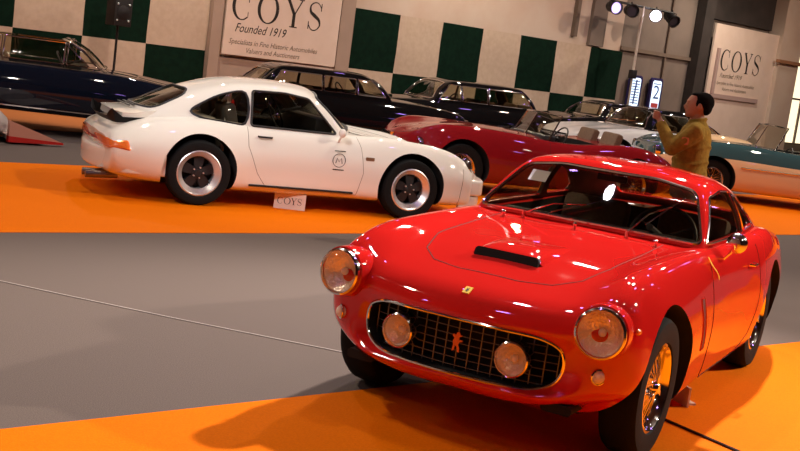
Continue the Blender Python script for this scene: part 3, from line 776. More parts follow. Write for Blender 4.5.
    # exhausts / rear lights so that the tail reads from aside
    for s in (1, -1):
        p, n = cast(B, (-5, s * .46, .55), (1, 0, 0)); b = NB(); ball(b, p, (.02, .035, .045), 12, 8); put('tail_light', b, mat('red_lens', (.5, .01, .01), .2, 0, .6), car)
        for dy in (.0, .07):
            b = NB(); tube(b, [(-3.0, s * (.36 + dy), .22), (-3.46, s * (.36 + dy), .23)], .026, 10); put('exhaust_pipe', b, CHROME, car)
    return car
red_coupe()
# ---------------------------------------------------------------- white coupe
def bumper(car, xc, w, bow, z0, z1, t, m, name='bumper', back=1, wrap=.5, round_=.03):
    """curved bar: plan path from side to side around an end; back=+1 front end, -1 rear end"""
    b = NB(); path = []
    for i in range(25):
        u = -1 + 2 * i / 24; y = w * math.copysign(min(1, abs(u) * 1.25), u) if abs(u) < .8 else w * math.copysign(1, u)
        x = xc - back * bow * (abs(y) / w) ** 2.4 if abs(u) < .8 else xc - back * (bow + wrap * (abs(u) - .8) / .2)
        path.append((x, y))
    prof = roundpoly([(-t, z0), (0, z0), (0, z1), (-t, z1)], round_)
    rings = []
    for i, (x, y) in enumerate(path):
        a = path[max(0, i - 1)]; c = path[min(24, i + 1)]; tx, ty = c[0] - a[0], c[1] - a[1]; L = math.hypot(tx, ty) or 1
        nx, ny = (ty / L * back, -tx / L * back)
        rings.append([b.verts.new((x + nx * p * 1, y + ny * p, z)) for p, z in prof])
    n = len(prof)
    for i in range(24):
        for k in range(n): b.faces.new((rings[i][k], rings[i][(k + 1) % n], rings[i + 1][(k + 1) % n], rings[i + 1][k]))
    b.faces.new(rings[0]); b.faces.new(rings[-1][::-1])
    return put(name, b, m, car)
def white_coupe():
    car = empty('sports_car', (-.279, 12.74, 0), .4386, label='white rear-engined coupe with whale-tail spoiler and black wheels', cat='car')
    st = [[(1.0 - .30 * (y / .74) ** 3, y, z) for y, z in ((0, .20), (.4, .20), (.60, .21), (.66, .30), (.655, .40), (.56, .475), (.4, .50), (.2, .515), (0, .52))],
        K9(.18, .45, .74, .20, .775, .34, .775, .47, .665, .590, .46, .595, .600, .605, .83, .12),
        K9(.17, .45, .76, .20, .805, .36, .805, .52, .690, .715, .47, .665, .650, .650, .55, .04),
        K9(.16, .45, .76, .19, .825, .36, .825, .55, .695, .775, .47, .715, .700, .700, .28),
        K9(.16, .45, .76, .19, .830, .36, .830, .57, .700, .800, .48, .755, .745, .745, 0),
        K9(.16, .45, .76, .19, .815, .36, .815, .58, .700, .820, .49, .795, .790, .790, -.33),
        K9(.16, .45, .74, .19, .795, .36, .800, .60, .705, .790, .52, .820, .825, .828, -.66),
        K9(.16, .45, .74, .19, .785, .36, .795, .58, .715, .785, .60, .805, .81, .81, -1.2),
        K9(.16, .45, .74, .19, .795, .36, .805, .58, .715, .790, .60, .815, .82, .82, -1.7),
        K9(.16, .45, .76, .19, .845, .36, .848, .58, .735, .800, .60, .830, .84, .84, -2.0),
        K9(.16, .45, .78, .20, .880, .36, .880, .58, .745, .800, .60, .845, .865, .87, -2.27),
        K9(.17, .45, .78, .21, .875, .37, .875, .57, .740, .765, .56, .810, .84, .845, -2.6),
        K9(.20, .45, .76, .23, .845, .38, .845, .54, .710, .690, .52, .735, .76, .765, -2.9, .03),
        K9(.24, .42, .74, .27, .825, .38, .825, .50, .680, .620, .48, .645, .66, .665, -3.11, .0),
        K9(.27, .40, .70, .30, .775, .38, .775, .49, .640, .575, .44, .595, .61, .61, -3.20, -.07)]
    body, B, _ = body_mesh(st, (WHITE, DARK), 6, 7, wells=((0, .325, .375, .50), (-2.27, .325, .375, .52)), cabin=(-2.1, -.9, .60, .34, 1.2))
    put('body', body, None, car)
    G = [[(-.77, .700, .765), (-.73, .65, .805), (-.64, .46, .838), (-.57, .24, .846), (-.55, 0, .848)],
         [(-.79, .702, .765), (-.86, .655, .90), (-.905, .53, 1.02), (-.84, .28, 1.05), (-.82, 0, 1.057)],
         [(-.81, .704, .765), (-.97, .635, 1.00), (-1.13, .545, 1.155), (-1.06, .30, 1.205), (-1.04, 0, 1.22)],
         [(-1.10, .708, .765), (-1.14, .637, 1.03), (-1.24, .560, 1.175), (-1.20, .31, 1.230), (-1.18, 0, 1.244)],
         [(-1.50, .710, .77), (-1.50, .640, 1.03), (-1.50, .560, 1.185), (-1.50, .31, 1.240), (-1.50, 0, 1.254)],
         [(-1.90, .708, .775), (-1.91, .635, 1.01), (-1.92, .545, 1.155), (-1.94, .30, 1.205), (-1.95, 0, 1.22)],
         [(-2.20, .695, .78), (-2.22, .610, .96), (-2.25, .51, 1.065), (-2.28, .29, 1.105), (-2.29, 0, 1.118)],
         [(-2.45, .650, .79), (-2.48, .56, .91), (-2.51, .46, .975), (-2.54, .26, 1.00), (-2.55, 0, 1.007)],
         [(-2.78, .56, .74), (-2.81, .49, .79), (-2.84, .38, .82), (-2.87, .2, .835), (-2.88, 0, .838)]]
    sides = [roundpoly([(-.86, .812), (-1.17, 1.130), (-1.42, 1.160), (-1.76, 1.150), (-1.77, .815)], .03),
             smoothpoly([(-1.83, .83), (-1.83, 1.12), (-2.02, 1.095), (-2.24, .985), (-2.36, .89), (-2.28, .845), (-2.05, .825)], 4)]
    screen = roundpoly([(-.635, .845), (-.30, .875), (.30, .875), (.635, .845), (.515, 1.135), (.29, 1.180), (-.29, 1.180), (-.515, 1.135)], .06)
    rear = roundpoly([(-.47, .87), (.47, .87), (.46, 1.03), (.28, 1.085), (-.28, 1.085), (-.46, 1.03)], .06)
    B2 = house(car, G, WHITE, sides, screen, rear, 6, 8, trim=BLK, trim_r=.012)
    L = []
    for s in (1, -1):
        L.append(([(-.64, .80), (-.60, .70), (-.56, .45), (-.60, .215), (-1.35, .215), (-1.58, .235), (-1.68, .36), (-1.80, .62), (-1.81, .80)], 'y', s))
        L.append(([(.60, .58), (.585, .20)], 'y', s))
    L.append(([(-.60, .60), (-.2, .585), (.3, .52), (.66, .40), (.80, .2), (.82, 0), (.80, -.2), (.66, -.40), (.3, -.52), (-.2, -.585), (-.60, -.60)], 'z', 1))
    seam(car, B, L, SEAMW, .003)
    wheels(car, 0, -2.27, .715, .735, .318, .205, 'alloy', .235)
    bumper(car, 1.06, .765, .20, .30, .47, .14, WHITE, 'front_bumper', 1, .24)
    bumper(car, 1.03, .755, .20, .14, .29, .06, WHITE, 'front_air_dam', 1, .22)
    bumper(car, -3.235, .815, .20, .25, .46, .22, WHITE, 'rear_bumper', -1, .44)
    for s in (1, -1):
        b = NB(); L = proj_line(B, [(-.64, .235), (-1.75, .235)], 'y', s, .004); tube(b, L, .012, 6); put('sill_shade_strip', b, BLK, car)  # black strip stands in for the shadow under the sill
    # whale-tail: lid top rises to a tray with an upturned black lip
    b = NB(); rows = []
    for x, z, w_, d in ((-2.50, .865, .34, .02), (-2.66, .875, .44, .055), (-2.84, .850, .53, .075), (-3.02, .815, .56, .07), (-3.14, .805, .55, .055)):
        rows.append([b.verts.new((x + .07 * abs(u) ** 3, w_ * u, z + .01 * (1 - u * u))) for u in [k / 6 for k in range(-6, 7)]] + [b.verts.new((x + .07 * abs(u) ** 3, w_ * u * .97, z - d)) for u in [k / 6 for k in range(6, -7, -1)]])
    for i in range(4):
        n = 26
        for k in range(n): b.faces.new((rows[i][k], rows[i][(k + 1) % n], rows[i + 1][(k + 1) % n], rows[i + 1][k]))
    b.faces.new(rows[0]); b.faces.new(rows[-1][::-1])
    sp = put('spoiler', b, WHITE, car)
    b = NB(); pts = []
    for k in range(-16, 17):
        u = k / 16; au = abs(u)
        if au < .62: pts.append((-3.18 + .05 * (au / .62) ** 2, .56 * u / .62, .802))
        else: t = (au - .62) / .38; pts.append((-3.13 + .50 * t, math.copysign(.56 - .08 * t * t, u), .802 + .03 * t))
    for off, z0, z1 in ((0, -.085, .012),):
        A = [b.verts.new(V(p) + V((-.05 * max(0, 1 - max(0, p[0] + 3.13) / .15), 0, .10 * math.exp(-((abs(p[1]) - .55) / .05) ** 2) * max(0, 1 - max(0, p[0] + 3.14) / .10) - .045))) for p in pts]
        C = [b.verts.new(V(p) + V((0, 0, -.095))) for p in pts]
        for k in range(len(pts) - 1): b.faces.new((A[k], A[k + 1], C[k + 1], C[k]))
    bmesh.ops.solidify(b, geom=b.faces[:], thickness=.03)
    rl = put('rubber_lip', b, BLK, sp)
    sp.location.x = .07
    b = NB(); slatsN = 6
    for k in range(slatsN): box(b, (-2.72 - k * .05, -.28, .888 - k * .006), (-2.70 - k * .05, .28, .896 - k * .006))
    put('engine_grille', b, BLK, sp)
    for s in (1, -1):
        b = patch(B, roundpoly([(-3.185, .575), (-2.97, .570), (-2.94, .480), (-3.165, .475)], .02), 'y', s, .002, .012)
        put('tail_light', b, AMBER, car)
    b = patch(B, roundpoly([(-.58, .49), (.58, .49), (.56, .55), (-.56, .55)], .02), 'x', -1, .002, .008, far=6); put('reflector_band', b, mat('red_reflector', (.35, .01, .01), .3), car)
    for y in (-.60, -.42):
        b = NB(); tube(b, [(-3.0, y, .21), (-3.30, y, .20)], [.033, .036], 14); put('exhaust_pipe', b, mat('dull_steel', (.22, .19, .17), .4, 1.), car)
    for s in (1, -1):
        headlamp(car, (.715, s * .625, .585), .095, s * .15, -.35)
        a, n = cast(B, (-1.70, s * 3, .72), (0, -s, 0)); b = NB(); tube(b, [a, a + V((0, s * .03, .0)), a + V((.13, s * .03, 0)), a + V((.14, 0, 0))], .010, 6); put('door_handle', b, BLK, car)
    # door roundel, script behind it, front side repeater
    b = NB(); c, n = cast(B, (-.84, -3, .56), (0, 1, 0))
    tube(b, [c + V((.068 * cos(a), -.003, .068 * sin(a))) for a in [2 * pi * k / 28 for k in range(28)]], .0035, 4, closed=True)
    stroke(b, [(-.035, -.03), (-.022, .025), (0, -.015), (.022, .025), (.035, -.03)], .008, lambda x, y, d: c + V((x, -.004, y)))
    stroke(b, [(-.06, .095), (.06, .095)], .010, lambda x, y, d: c + V((x, -.004, y))); stroke(b, [(-.06, -.095), (.06, -.095)], .010, lambda x, y, d: c + V((x, -.004, y)))
    put('door_roundel', b, BLK, car)
    b = NB(); c2, n = cast(B, (-.50, -3, .60), (0, 1, 0)); prism(b, roundpoly([(-.05, -.018), (.045, -.018), (.045, .018), (-.05, .018)], .012), 'y', -.006, .004)
    for v in b.verts: v.co += c2
    put('wing_badge', b, mat('bronze_badge', (.20, .10, .05), .4), car)
    # mirror, wiper, cabin
    b = NB(); a, n = cast(B, (-.85, -3, .74), (0, 1, 0)); tube(b, [a, a + V((0, -.06, .06))], .012, 6); ball(b, a + V((0, -.09, .10)), (.035, .06, .045), 12, 8); put('door_mirror', b, WHITE, car)
    dash_wheel(car, -.98, .90, .34, .19)
    for y in (.33, -.33): seat(car, -1.52, y, .32, mat('grey_fabric', (.10, .085, .075), .8), .62)
    b = NB(); tube(b, [(-1.98, -.50, .5), (-1.95, -.47, 1.12), (-1.95, .47, 1.12), (-1.98, .50, .5)], .02, 8); tube(b, [(-1.95, -.47, 1.1), (-1.98, .5, .6)], .018, 8); put('roll_bar', b, PALE, car)
    b = NB(); tube(b, [(0, -.60, .318), (0, .60, .318)], .03, 8); tube(b, [(-2.27, -.60, .318), (-2.27, .60, .318)], .035, 8); put('axle', b, DARK, car)
    return car
white_coupe()
# little COYS card standing in front of the white coupe
def card(loc, rz, w_, h_, label, text=True):
    b = NB(); box(b, (-w_ / 2, -.006, 0), (w_ / 2, .006, h_)); box(b, (-.03, .004, 0), (.03, .08, .012))
    o = put('name_card', b, BOARD, None, smooth=0, label=label, cat='card'); o.location = loc; o.rotation_euler = (0, 0, rz)
    if text:
        k = w_ / 2.35
        serif_coys(o, lambda x, y, d: V((x - w_ * .40, -.0075, y + h_ * .30)), h_ * .42, ((0, .42 * k), (.50 * k, .48 * k), (1.02 * k, .42 * k), (1.50 * k, .34 * k)))
card((-1.14, 11.60, .004), .10, .32, .165, 'small white card reading COYS on the orange carpet in front of the white coupe')
card((1.66, 6.18, .004), -1.2, .14, .11, 'small blank white card standing behind the front wheel of the bright red coupe', False)
# ---------------------------------------------------------------- background cars
def gst(x, w, zb, zc, z8, bow=0, k=.84):
    return K9(zb, w * .55, w * .93, zb + .04, w, zb + (zc - zb) * .38, w * .985, zb + (zc - zb) * .70, w * k, zc, w * .60, (zc + z8) / 2 + .004, z8 - .004, z8, x, bow)
def ghouse(car, paintm, xb, xh, xr, xd, yb, yr, zb, zr, pillars, bow=.10, trim=CHROME, th=.022, trim_r=.009, pw=.035, screen_y=None):
    H_ = zr - zb; xm = (xh + xr) / 2
    def arch(x0, x1, x2, hz, yb_, yr_, fr):
        # x0 belt, x1 rail, x2 centre, hz centre height
        return [(x0, yb_, zb - .05), (x0 + (x1 - x0) * .5, yb_ - (yb_ - yr_) * .35, zb + (hz - zb) * .45), (x1, yr_, zb + (hz - zb) * .90), (x2, yr_ * .55, zb + (hz - zb) * .985), (x2, 0, hz)]
    G = [[(xb - bow, yb, zb - .05), (xb - bow * .8, yb * .94, zb - .02), (xb - bow * .4, yb * .7, zb), (xb - bow * .1, yb * .37, zb), (xb, 0, zb)],
         arch(xb - bow - .02, (xb + xh) / 2 - bow * .3, (xb + xh) / 2 + .03, zb + H_ * .56, yb, (yb + yr) / 2 * .97, 0),
         arch(xb - bow - .04, xh - .03, xh, zr - .03, yb, yr * .97, 0),
         arch(xb - .28, xh - .14, xh - .13, zr - .008, yb, yr, 0),
         arch(xm, xm, xm, zr, yb, yr, 0),
         arch(xr + .22, xr + .1, xr + .1, zr - .012, yb, yr * .99, 0),
         arch(xr - .02, xr - .02, xr - .04, zr - .045, yb * .99, yr * .96, 0),
         arch(xd + .22, (xr + xd) / 2 + .02, (xr + xd) / 2, zb + H_ * .50, yb * .96, (yb + yr) / 2 * .93, 0),
         [(xd + .12, yb * .93, zb - .05), (xd + .08, yb * .88, zb - .03), (xd + .04, yb * .66, zb - .01), (xd, yb * .35, zb - .005), (xd, 0, zb - .005)]]
    z0, z1 = zb + .045, zr - .10
    fx = lambda z: xb - bow - .07 + (xh - xb + bow) * max(0, (z - zb)) / H_
    rx = lambda z: xd + .24 + (xr - xd - .16) * max(0, (z - zb)) / H_
    sides = []; e = [None] + list(pillars) + [None]
    for a, c in zip(e, e[1:]):
        A = [(fx(z0), z0), (fx(z1) - .01, z1)] if a is None else [(a - pw / 2, z0), (a - pw / 2, z1)]
        C = [(rx(z1), z1), (rx(z0), z0)] if c is None else [(c + pw / 2, z1), (c + pw / 2, z0)]
        sides.append(roundpoly(A + C, .025))
    ys = yb * .86; yt = yr * .86
    scr = roundpoly([(-ys, zb + .035), (ys, zb + .035), (yt, zr - .085), (yt * .5, zr - .06), (-yt * .5, zr - .06), (-yt, zr - .085)], .05)
    rr = roundpoly([(-ys * .86, zb + .07), (ys * .86, zb + .07), (yt * .88, zr - .12), (-yt * .88, zr - .12)], .06)
    return house(car, G, paintm, sides, scr, rr, 3, 5, th=th, trim=trim, trim_r=trim_r, x_mid=xm)
def simple_car(loc, yaw, label, paintm, st, xr_axle, hs, whl=('steel', .33, .17, .70), name='saloon_car', cabin=None, group=None, front='round', roofm=None, chrome_sill=None, grille_w=.42, su=4, sv=4, lampz=.66, lampx=.015, trim=CHROME, bump=True, seats=True, lowm=None):
    car = empty(name, loc, yaw, label=label, cat='car', group=group)
    body, B, _ = body_mesh(st, (paintm, DARK) + ((lowm,) if lowm else ()), su, sv, wells=((0, whl[1] + .01, whl[1] + .055, .50), (xr_axle, whl[1] + .01, whl[1] + .05, .52)), cabin=cabin, lower=4 if lowm else 0)
    put('body', body, None, car)
    if hs: ghouse(car, roofm or paintm, **hs, trim=trim)
    wheels(car, 0, xr_axle, whl[3], whl[3], whl[1], whl[2], whl[0])
    b = NB(); tube(b, [(0, -.6, whl[1]), (0, .6, whl[1])], .03, 6); tube(b, [(xr_axle, -.6, whl[1]), (xr_axle, .6, whl[1])], .03, 6); put('axle', b, DARK, car)
    xf = max(p[0] for s in st for p in s); xe = min(p[0] for s in st for p in s); W = max(p[1] for s in st for p in s)
    # front end
    b = NB(); p0, n = cast(B, (4, 0, .52), (-1, 0, 0))
    for k in range(-7, 8): box(b, (p0.x - .03, k * grille_w / 7.5 - .006, .40), (p0.x + .018, k * grille_w / 7.5 + .006, .66))
    box(b, (p0.x - .03, -grille_w, .655), (p0.x + .024, grille_w, .685)); box(b, (p0.x - .03, -grille_w, .385), (p0.x + .024, grille_w, .405)); put('grille', b, CHROME, car)
    for s in (1, -1):
        p, n = cast(B, (4, s * W * .76, lampz), (-1, 0, 0))
        if p is not None: headlamp(car, p + V((lampx, 0, 0)), .085, 0, 0)
        q, n = cast(B, (xe - 2, s * W * .74, .60), (1, 0, 0))
        if q is not None: b = NB(); ball(b, q, (.03, .06, .07), 10, 8); put('tail_light', b, mat('red_lens', (.5, .01, .01), .2, 0, .6), car)
    if bump:
        bumper(car, xf + .07, W * .98, .14, .38, .46, .05, CHROME, 'front_bumper', 1, .22, .02); bumper(car, xe - .07, W * .96, .14, .38, .46, .05, CHROME, 'rear_bumper', -1, .22, .02)
    if chrome_sill:
        for s in (1, -1):
            b = NB(); L = proj_line(B, [(-.45, chrome_sill), (xr_axle + .45, chrome_sill)], 'y', s, .004); tube(b, L, .012, 5); put('side_strip', b, CHROME, car)
    x1 = cabin[1] if cabin else -1
    if seats:
        for y in (.34, -.34): seat(car, x1 - .75, y, .34)
        if hs and len(hs['pillars']) > 1: seat(car, x1 - 1.65, .30, .34); seat(car, x1 - 1.65, -.30, .34)
        dash_wheel(car, x1 - .12, hs['zb'] + .0 if hs else .84, .35, .19, hw=.56)
    return car, B
# navy saloon, far left
NAVLOW = [[(p[0], p[1], max(p[2], .285 + .15 * (p[1] > .3) * 0 + (p[2] - .17) * .8)) for p in s] for s in [gst(.92, .60, .30, .58, .56, .10), gst(.80, .76, .24, .72, .70, .10), gst(.5, .84, .19, .80, .79, .03), gst(0, .86, .17, .86, .86), gst(-.5, .86, .17, .90, .92), gst(-1.3, .86, .17, .91, .93), gst(-2.2, .86, .17, .91, .93), gst(-2.8, .86, .18, .90, .91), gst(-3.3, .83, .24, .84, .85), gst(-3.72, .74, .32, .74, .76, -.06), gst(-3.8, .64, .38, .66, .68, -.06)]]
NAVST = [gst(.92, .60, .30, .58, .56, .10), gst(.80, .76, .24, .72, .70, .10), gst(.5, .84, .19, .80, .79, .03), gst(0, .86, .17, .86, .86), gst(-.5, .86, .17, .90, .92), gst(-1.3, .86, .17, .91, .93), gst(-2.2, .86, .17, .91, .93), gst(-2.8, .86, .18, .90, .91), gst(-3.3, .83, .24, .84, .85), gst(-3.72, .74, .32, .74, .76, -.06), gst(-3.8, .64, .38, .66, .68, -.06)]
simple_car((-3.76, 16.50, 0), R_(12), 'navy blue saloon with chrome sill strip and chrome-edged windows at the far left', NAVY, NAVLOW, -2.75,
    dict(xb=-.62, xh=-1.22, xr=-2.35, xd=-2.95, yb=.74, yr=.56, zb=.93, zr=1.36, pillars=(-1.16, -1.98)), cabin=(-2.75, -.95, .64, .36, 1.3), chrome_sill=.36)
# black saloon behind the white coupe
BLKST = [gst(.86, .60, .32, .66, .66, .08), gst(.78, .78, .26, .78, .78, .08), gst(.4, .84, .19, .86, .88), gst(0, .86, .17, .89, .93), gst(-.5, .86, .17, .91, .96), gst(-1.4, .86, .17, .91, .95), gst(-2.4, .86, .17, .91, .95), gst(-3.0, .85, .20, .88, .92), gst(-3.5, .80, .28, .78, .84), gst(-3.85, .70, .36, .64, .70, -.08), gst(-3.92, .58, .42, .60, .62, -.08)]
BLKSHORT = BLKST[:7] + [gst(-2.9, .85, .20, .90, .93), gst(-3.15, .80, .28, .82, .86), gst(-3.32, .70, .36, .68, .72, -.06), gst(-3.38, .58, .42, .60, .62, -.06)]
simple_car((-.08, 20.0, 0), R_(23), 'black saloon with large glass area, parked directly behind the roof of the white coupe', BLACK, BLKSHORT, -2.55,
    dict(xb=-.55, xh=-1.02, xr=-2.55, xd=-3.0, yb=.74, yr=.58, zb=.93, zr=1.32, pillars=(-1.28, -1.86)), cabin=(-2.8, -.85, .64, .36, 1.3))
simple_car((-.57, 22.7, 0), R_(206), 'black saloon with chrome window frames, facing left behind the deep red roadster', BLACK, BLKST, -2.75,
    dict(xb=-.55, xh=-1.00, xr=-2.70, xd=-3.15, yb=.74, yr=.58, zb=.93, zr=1.37, pillars=(-1.25, -1.85)), cabin=(-2.95, -.88, .64, .36, 1.3))
simple_car((3.15, 26.0, 0), R_(212), 'small black coupe with pale windscreen, in front of the checkered cloth behind the roadster windscreen', BLACK, NAVST, -2.45,
    dict(xb=-.62, xh=-1.10, xr=-1.95, xd=-2.70, yb=.70, yr=.52, zb=.90, zr=1.29, pillars=(-1.75,)), cabin=(-2.5, -.92, .62, .36, 1.3), whl=('steel', .31, .16, .68), name='sports_car')
simple_car((3.45, 22.3, 0), R_(208), 'white car with a rounded black roof, between the roadster windscreen and the man', mat('cool_white_paint', (.62, .60, .60), .4, 0, 1.), [gst(s[0][0], max(p[1] for p in s), .2, .82, .84) if 0 else s for s in NAVST], -2.5,
    dict(xb=-.62, xh=-1.02, xr=-1.95, xd=-2.90, yb=.72, yr=.55, zb=.90, zr=1.34, pillars=(-1.75,)), cabin=(-2.5, -.92, .62, .36, 1.3), roofm=BLACK, name='sports_car')
# deep red roadster
REDST = [gst(.82, .34, .34, .56, .60, .05), gst(.76, .56, .30, .66, .68, .10), [(.62 - .10 * (p[1] / .74), *p[1:]) for p in gst(.6, .74, .24, .79, .76)], gst(.32, .80, .20, .87, .82), gst(0, .82, .18, .885, .87), gst(-.35, .82, .17, .875, .90), gst(-.8, .81, .17, .84, .90), gst(-1.25, .80, .17, .80, .86), gst(-1.7, .80, .17, .79, .83), gst(-2.1, .81, .17, .83, .85), gst(-2.55, .82, .18, .86, .86), gst(-2.95, .78, .22, .80, .82), gst(-3.35, .66, .30, .66, .72, -.08), gst(-3.55, .46, .40, .54, .58, -.08)]
rd, RB = simple_car((.42, 15.75, 0), R_(200), 'deep red open roadster with chrome windscreen frame, behind the bright red coupe', MAROON, REDST, -2.59, None, whl=('wire', .335, .16, .69), cabin=(-2.05, -1.22, .56, .36, 1.2), name='roadster', lampz=.60, lampx=-.03, grille_w=.20, seats=True, bump=False)
def screen_frame(car, x, y, z0, z1, rake, m=CHROME, r=.013):
    P = [(x - .10, -y, z0), (x - .10 - rake, -y * .92, z1), (x - rake, 0, z1 + .02), (x - .10 - rake, y * .92, z1), (x - .10, y, z0), (x, 0, z0)]
    b = NB(); tube(b, P, r, 6, closed=True); tube(b, [P[2], P[5]], r * .7, 6); o = put('windscreen_frame', b, m, car)
    b = NB(); g = [b.verts.new(p) for p in (P[0], P[1], P[2], P[5])]; h_ = [b.verts.new(p) for p in (P[5], P[2], P[3], P[4])]; b.faces.new(g); b.faces.new(h_); put('windscreen', b, CARGLASS, o, smooth=0)
screen_frame(rd, -1.20, .60, .84, 1.16, .16)
seam(rd, RB, [([(-1.28, .80), (-1.24, .50), (-1.30, .22)], 'y', s) for s in (1, -1)])
# teal and cream convertible
TST = [gst(1.10, .60, .34, .66, .66, .05), gst(1.02, .80, .28, .80, .80, .12), gst(.7, .90, .22, .90, .88, .03), gst(.3, .92, .19, .93, .93), gst(-.3, .92, .18, .95, 1.0), gst(-.7, .92, .18, .94, 1.0), gst(-1.5, .92, .18, .91, .93), gst(-2.4, .92, .18, .92, .93), gst(-3.0, .92, .20, .94, .95), gst(-3.6, .90, .26, .92, .92), gst(-4.1, .82, .34, .86, .84, -.05), gst(-4.2, .70, .42, .76, .74, -.05)]
tc, TB = simple_car((5.0, 20.2, 0), R_(184), 'teal and cream open-top convertible at the right edge, behind the man', TEAL, TST, -2.95, None, whl=('wire', .34, .18, .78), cabin=(-2.5, -1.05, .66, .40, 1.25), name='convertible', lowm=CREAM, chrome_sill=.60, lampz=.70)
screen_frame(tc, -.95, .74, .96, 1.34, .18)
b = NB(); box(b, (-2.85, -.62, .93), (-2.45, .62, 1.12), .07); put('folded_hood', b, mat('tan_canvas', (.42, .30, .18), .85, bump=.4, scale=20), tc)
b = NB(); ball(b, (-.25, 0, .98), (.66, .42, .09), 24, 12); put('bonnet_bulge', b, CREAM, tc)
b = NB()
for y in (.34, -.34): box(b, (-2.15, y - .24, .6), (-2.0, y + .24, 1.10), .05)
put('seat_back', b, mat('red_brown_leather', (.25, .05, .03), .6), tc)

# white racing car nose at the left edge, only its front corner is in the picture
def race_nose():
    car = empty('racing_car', (-5.10, 14.50, 0), R_(40), label='front of a white racing car with red-edged wedge wing endplates at the left edge', cat='car')
    P = [(-.17, .03), (.52, .03), (.54, .042), (-.05, .25), (-.17, .29)]; SAL = mat('salmon_paint', (.62, .28, .20), .5, 0, .3)
    for y0, y1 in ((-.58, -.52), (.52, .58)):
        b = NB(); prism(b, P, 'y', y0, y1); pl = put('wing_endplate', b, SAL, car, smooth=0)
        b = NB(); prism(b, [(-.172, .025), (.53, .025), (.52, .052), (-.172, .10)], 'y', y0 - .006, y1 + .006); put('red_edge', b, RED, pl, smooth=0)
    b = NB(); prism(b, [(-.15, .05), (.30, .04), (.33, .055), (-.10, .10), (-.15, .10)], 'y', -.52, .52); put('front_wing', b, mat('race_white', (.66, .60, .56), .4, 0, .8), car, smooth=0)
    st = [gst(-.12, .40, .10, .30, .32), gst(-.35, .62, .09, .44, .40), gst(-.8, .76, .08, .56, .46), gst(-1.3, .80, .08, .55, .52), gst(-2.0, .80, .08, .52, .70), gst(-3.0, .80, .10, .60, .62), gst(-3.6, .70, .16, .52, .52)]
    body, B, _ = body_mesh(st, (mat('race_white', (.66, .60, .56), .4, 0, .8), DARK), 4, 4, wells=((-.78, .30, .33, .46), (-3.0, .30, .34, .46)))
    put('body', body, None, car)
    for x in (-.78, -3.0):
        for s in (1, -1): wheel(car, x, s * .66, .29, .22, 'alloy', s)
race_nose()

# ---------------------------------------------------------------- hall equipment
def speaker():
    p = H(1.52, .95); t = empty('speaker_stand', (p.x, p.y, 0), TH, label='black pole stand carrying the loudspeaker in front of the checkered cloth', cat='stand')
    b = NB(); tube(b, [(0, 0, .35), (0, 0, 1.55)], .022, 10); put('pole', b, BLK, t)
    for k in range(3):
        a = 2 * pi * k / 3 + .3; b = NB(); tube(b, [(0, 0, .75), (.42 * cos(a), .42 * sin(a), .012)], .014, 8); put('leg', b, BLK, t)
    s = empty('loudspeaker', (p.x, p.y, 1.55), TH, label='black loudspeaker box with four bright corner screws on a pole at the upper left', cat='loudspeaker')
    b = NB(); box(b, (-.165, -.17, .0), (.165, .17, .62), .015); put('cabinet', b, mat('speaker_black', (.014, .014, .014), .7, bump=.3, scale=120), s)
    for i, (x, z) in enumerate(((-.11, .10), (.11, .10), (-.11, .38), (.11, .38))):
        b = NB(); ball(b, (x, -.172, z), (.018, .008, .018), 10, 6); put('corner_screw', b, mat('bright_screw', (.7, .85, .85), .3, .4, emit=None), s)
    b = NB(); lathe(b, [(0, 0), (.12, 0), (.12, .006), (.02, .03), (0, .03)], 28, mtx=M4.Translation((0, -.171, .24)) @ M4.Rotation(pi, 4, 'X')); put('woofer', b, BLK, s)
speaker()
LITV = mat('lit_lamp', (.9, .85, 1), .4, emit=((.92, .80, 1.0), 14))
LITD = mat('half_lit_lamp', (.5, .45, .8), .3, emit=((.55, .42, .95), 1.6))
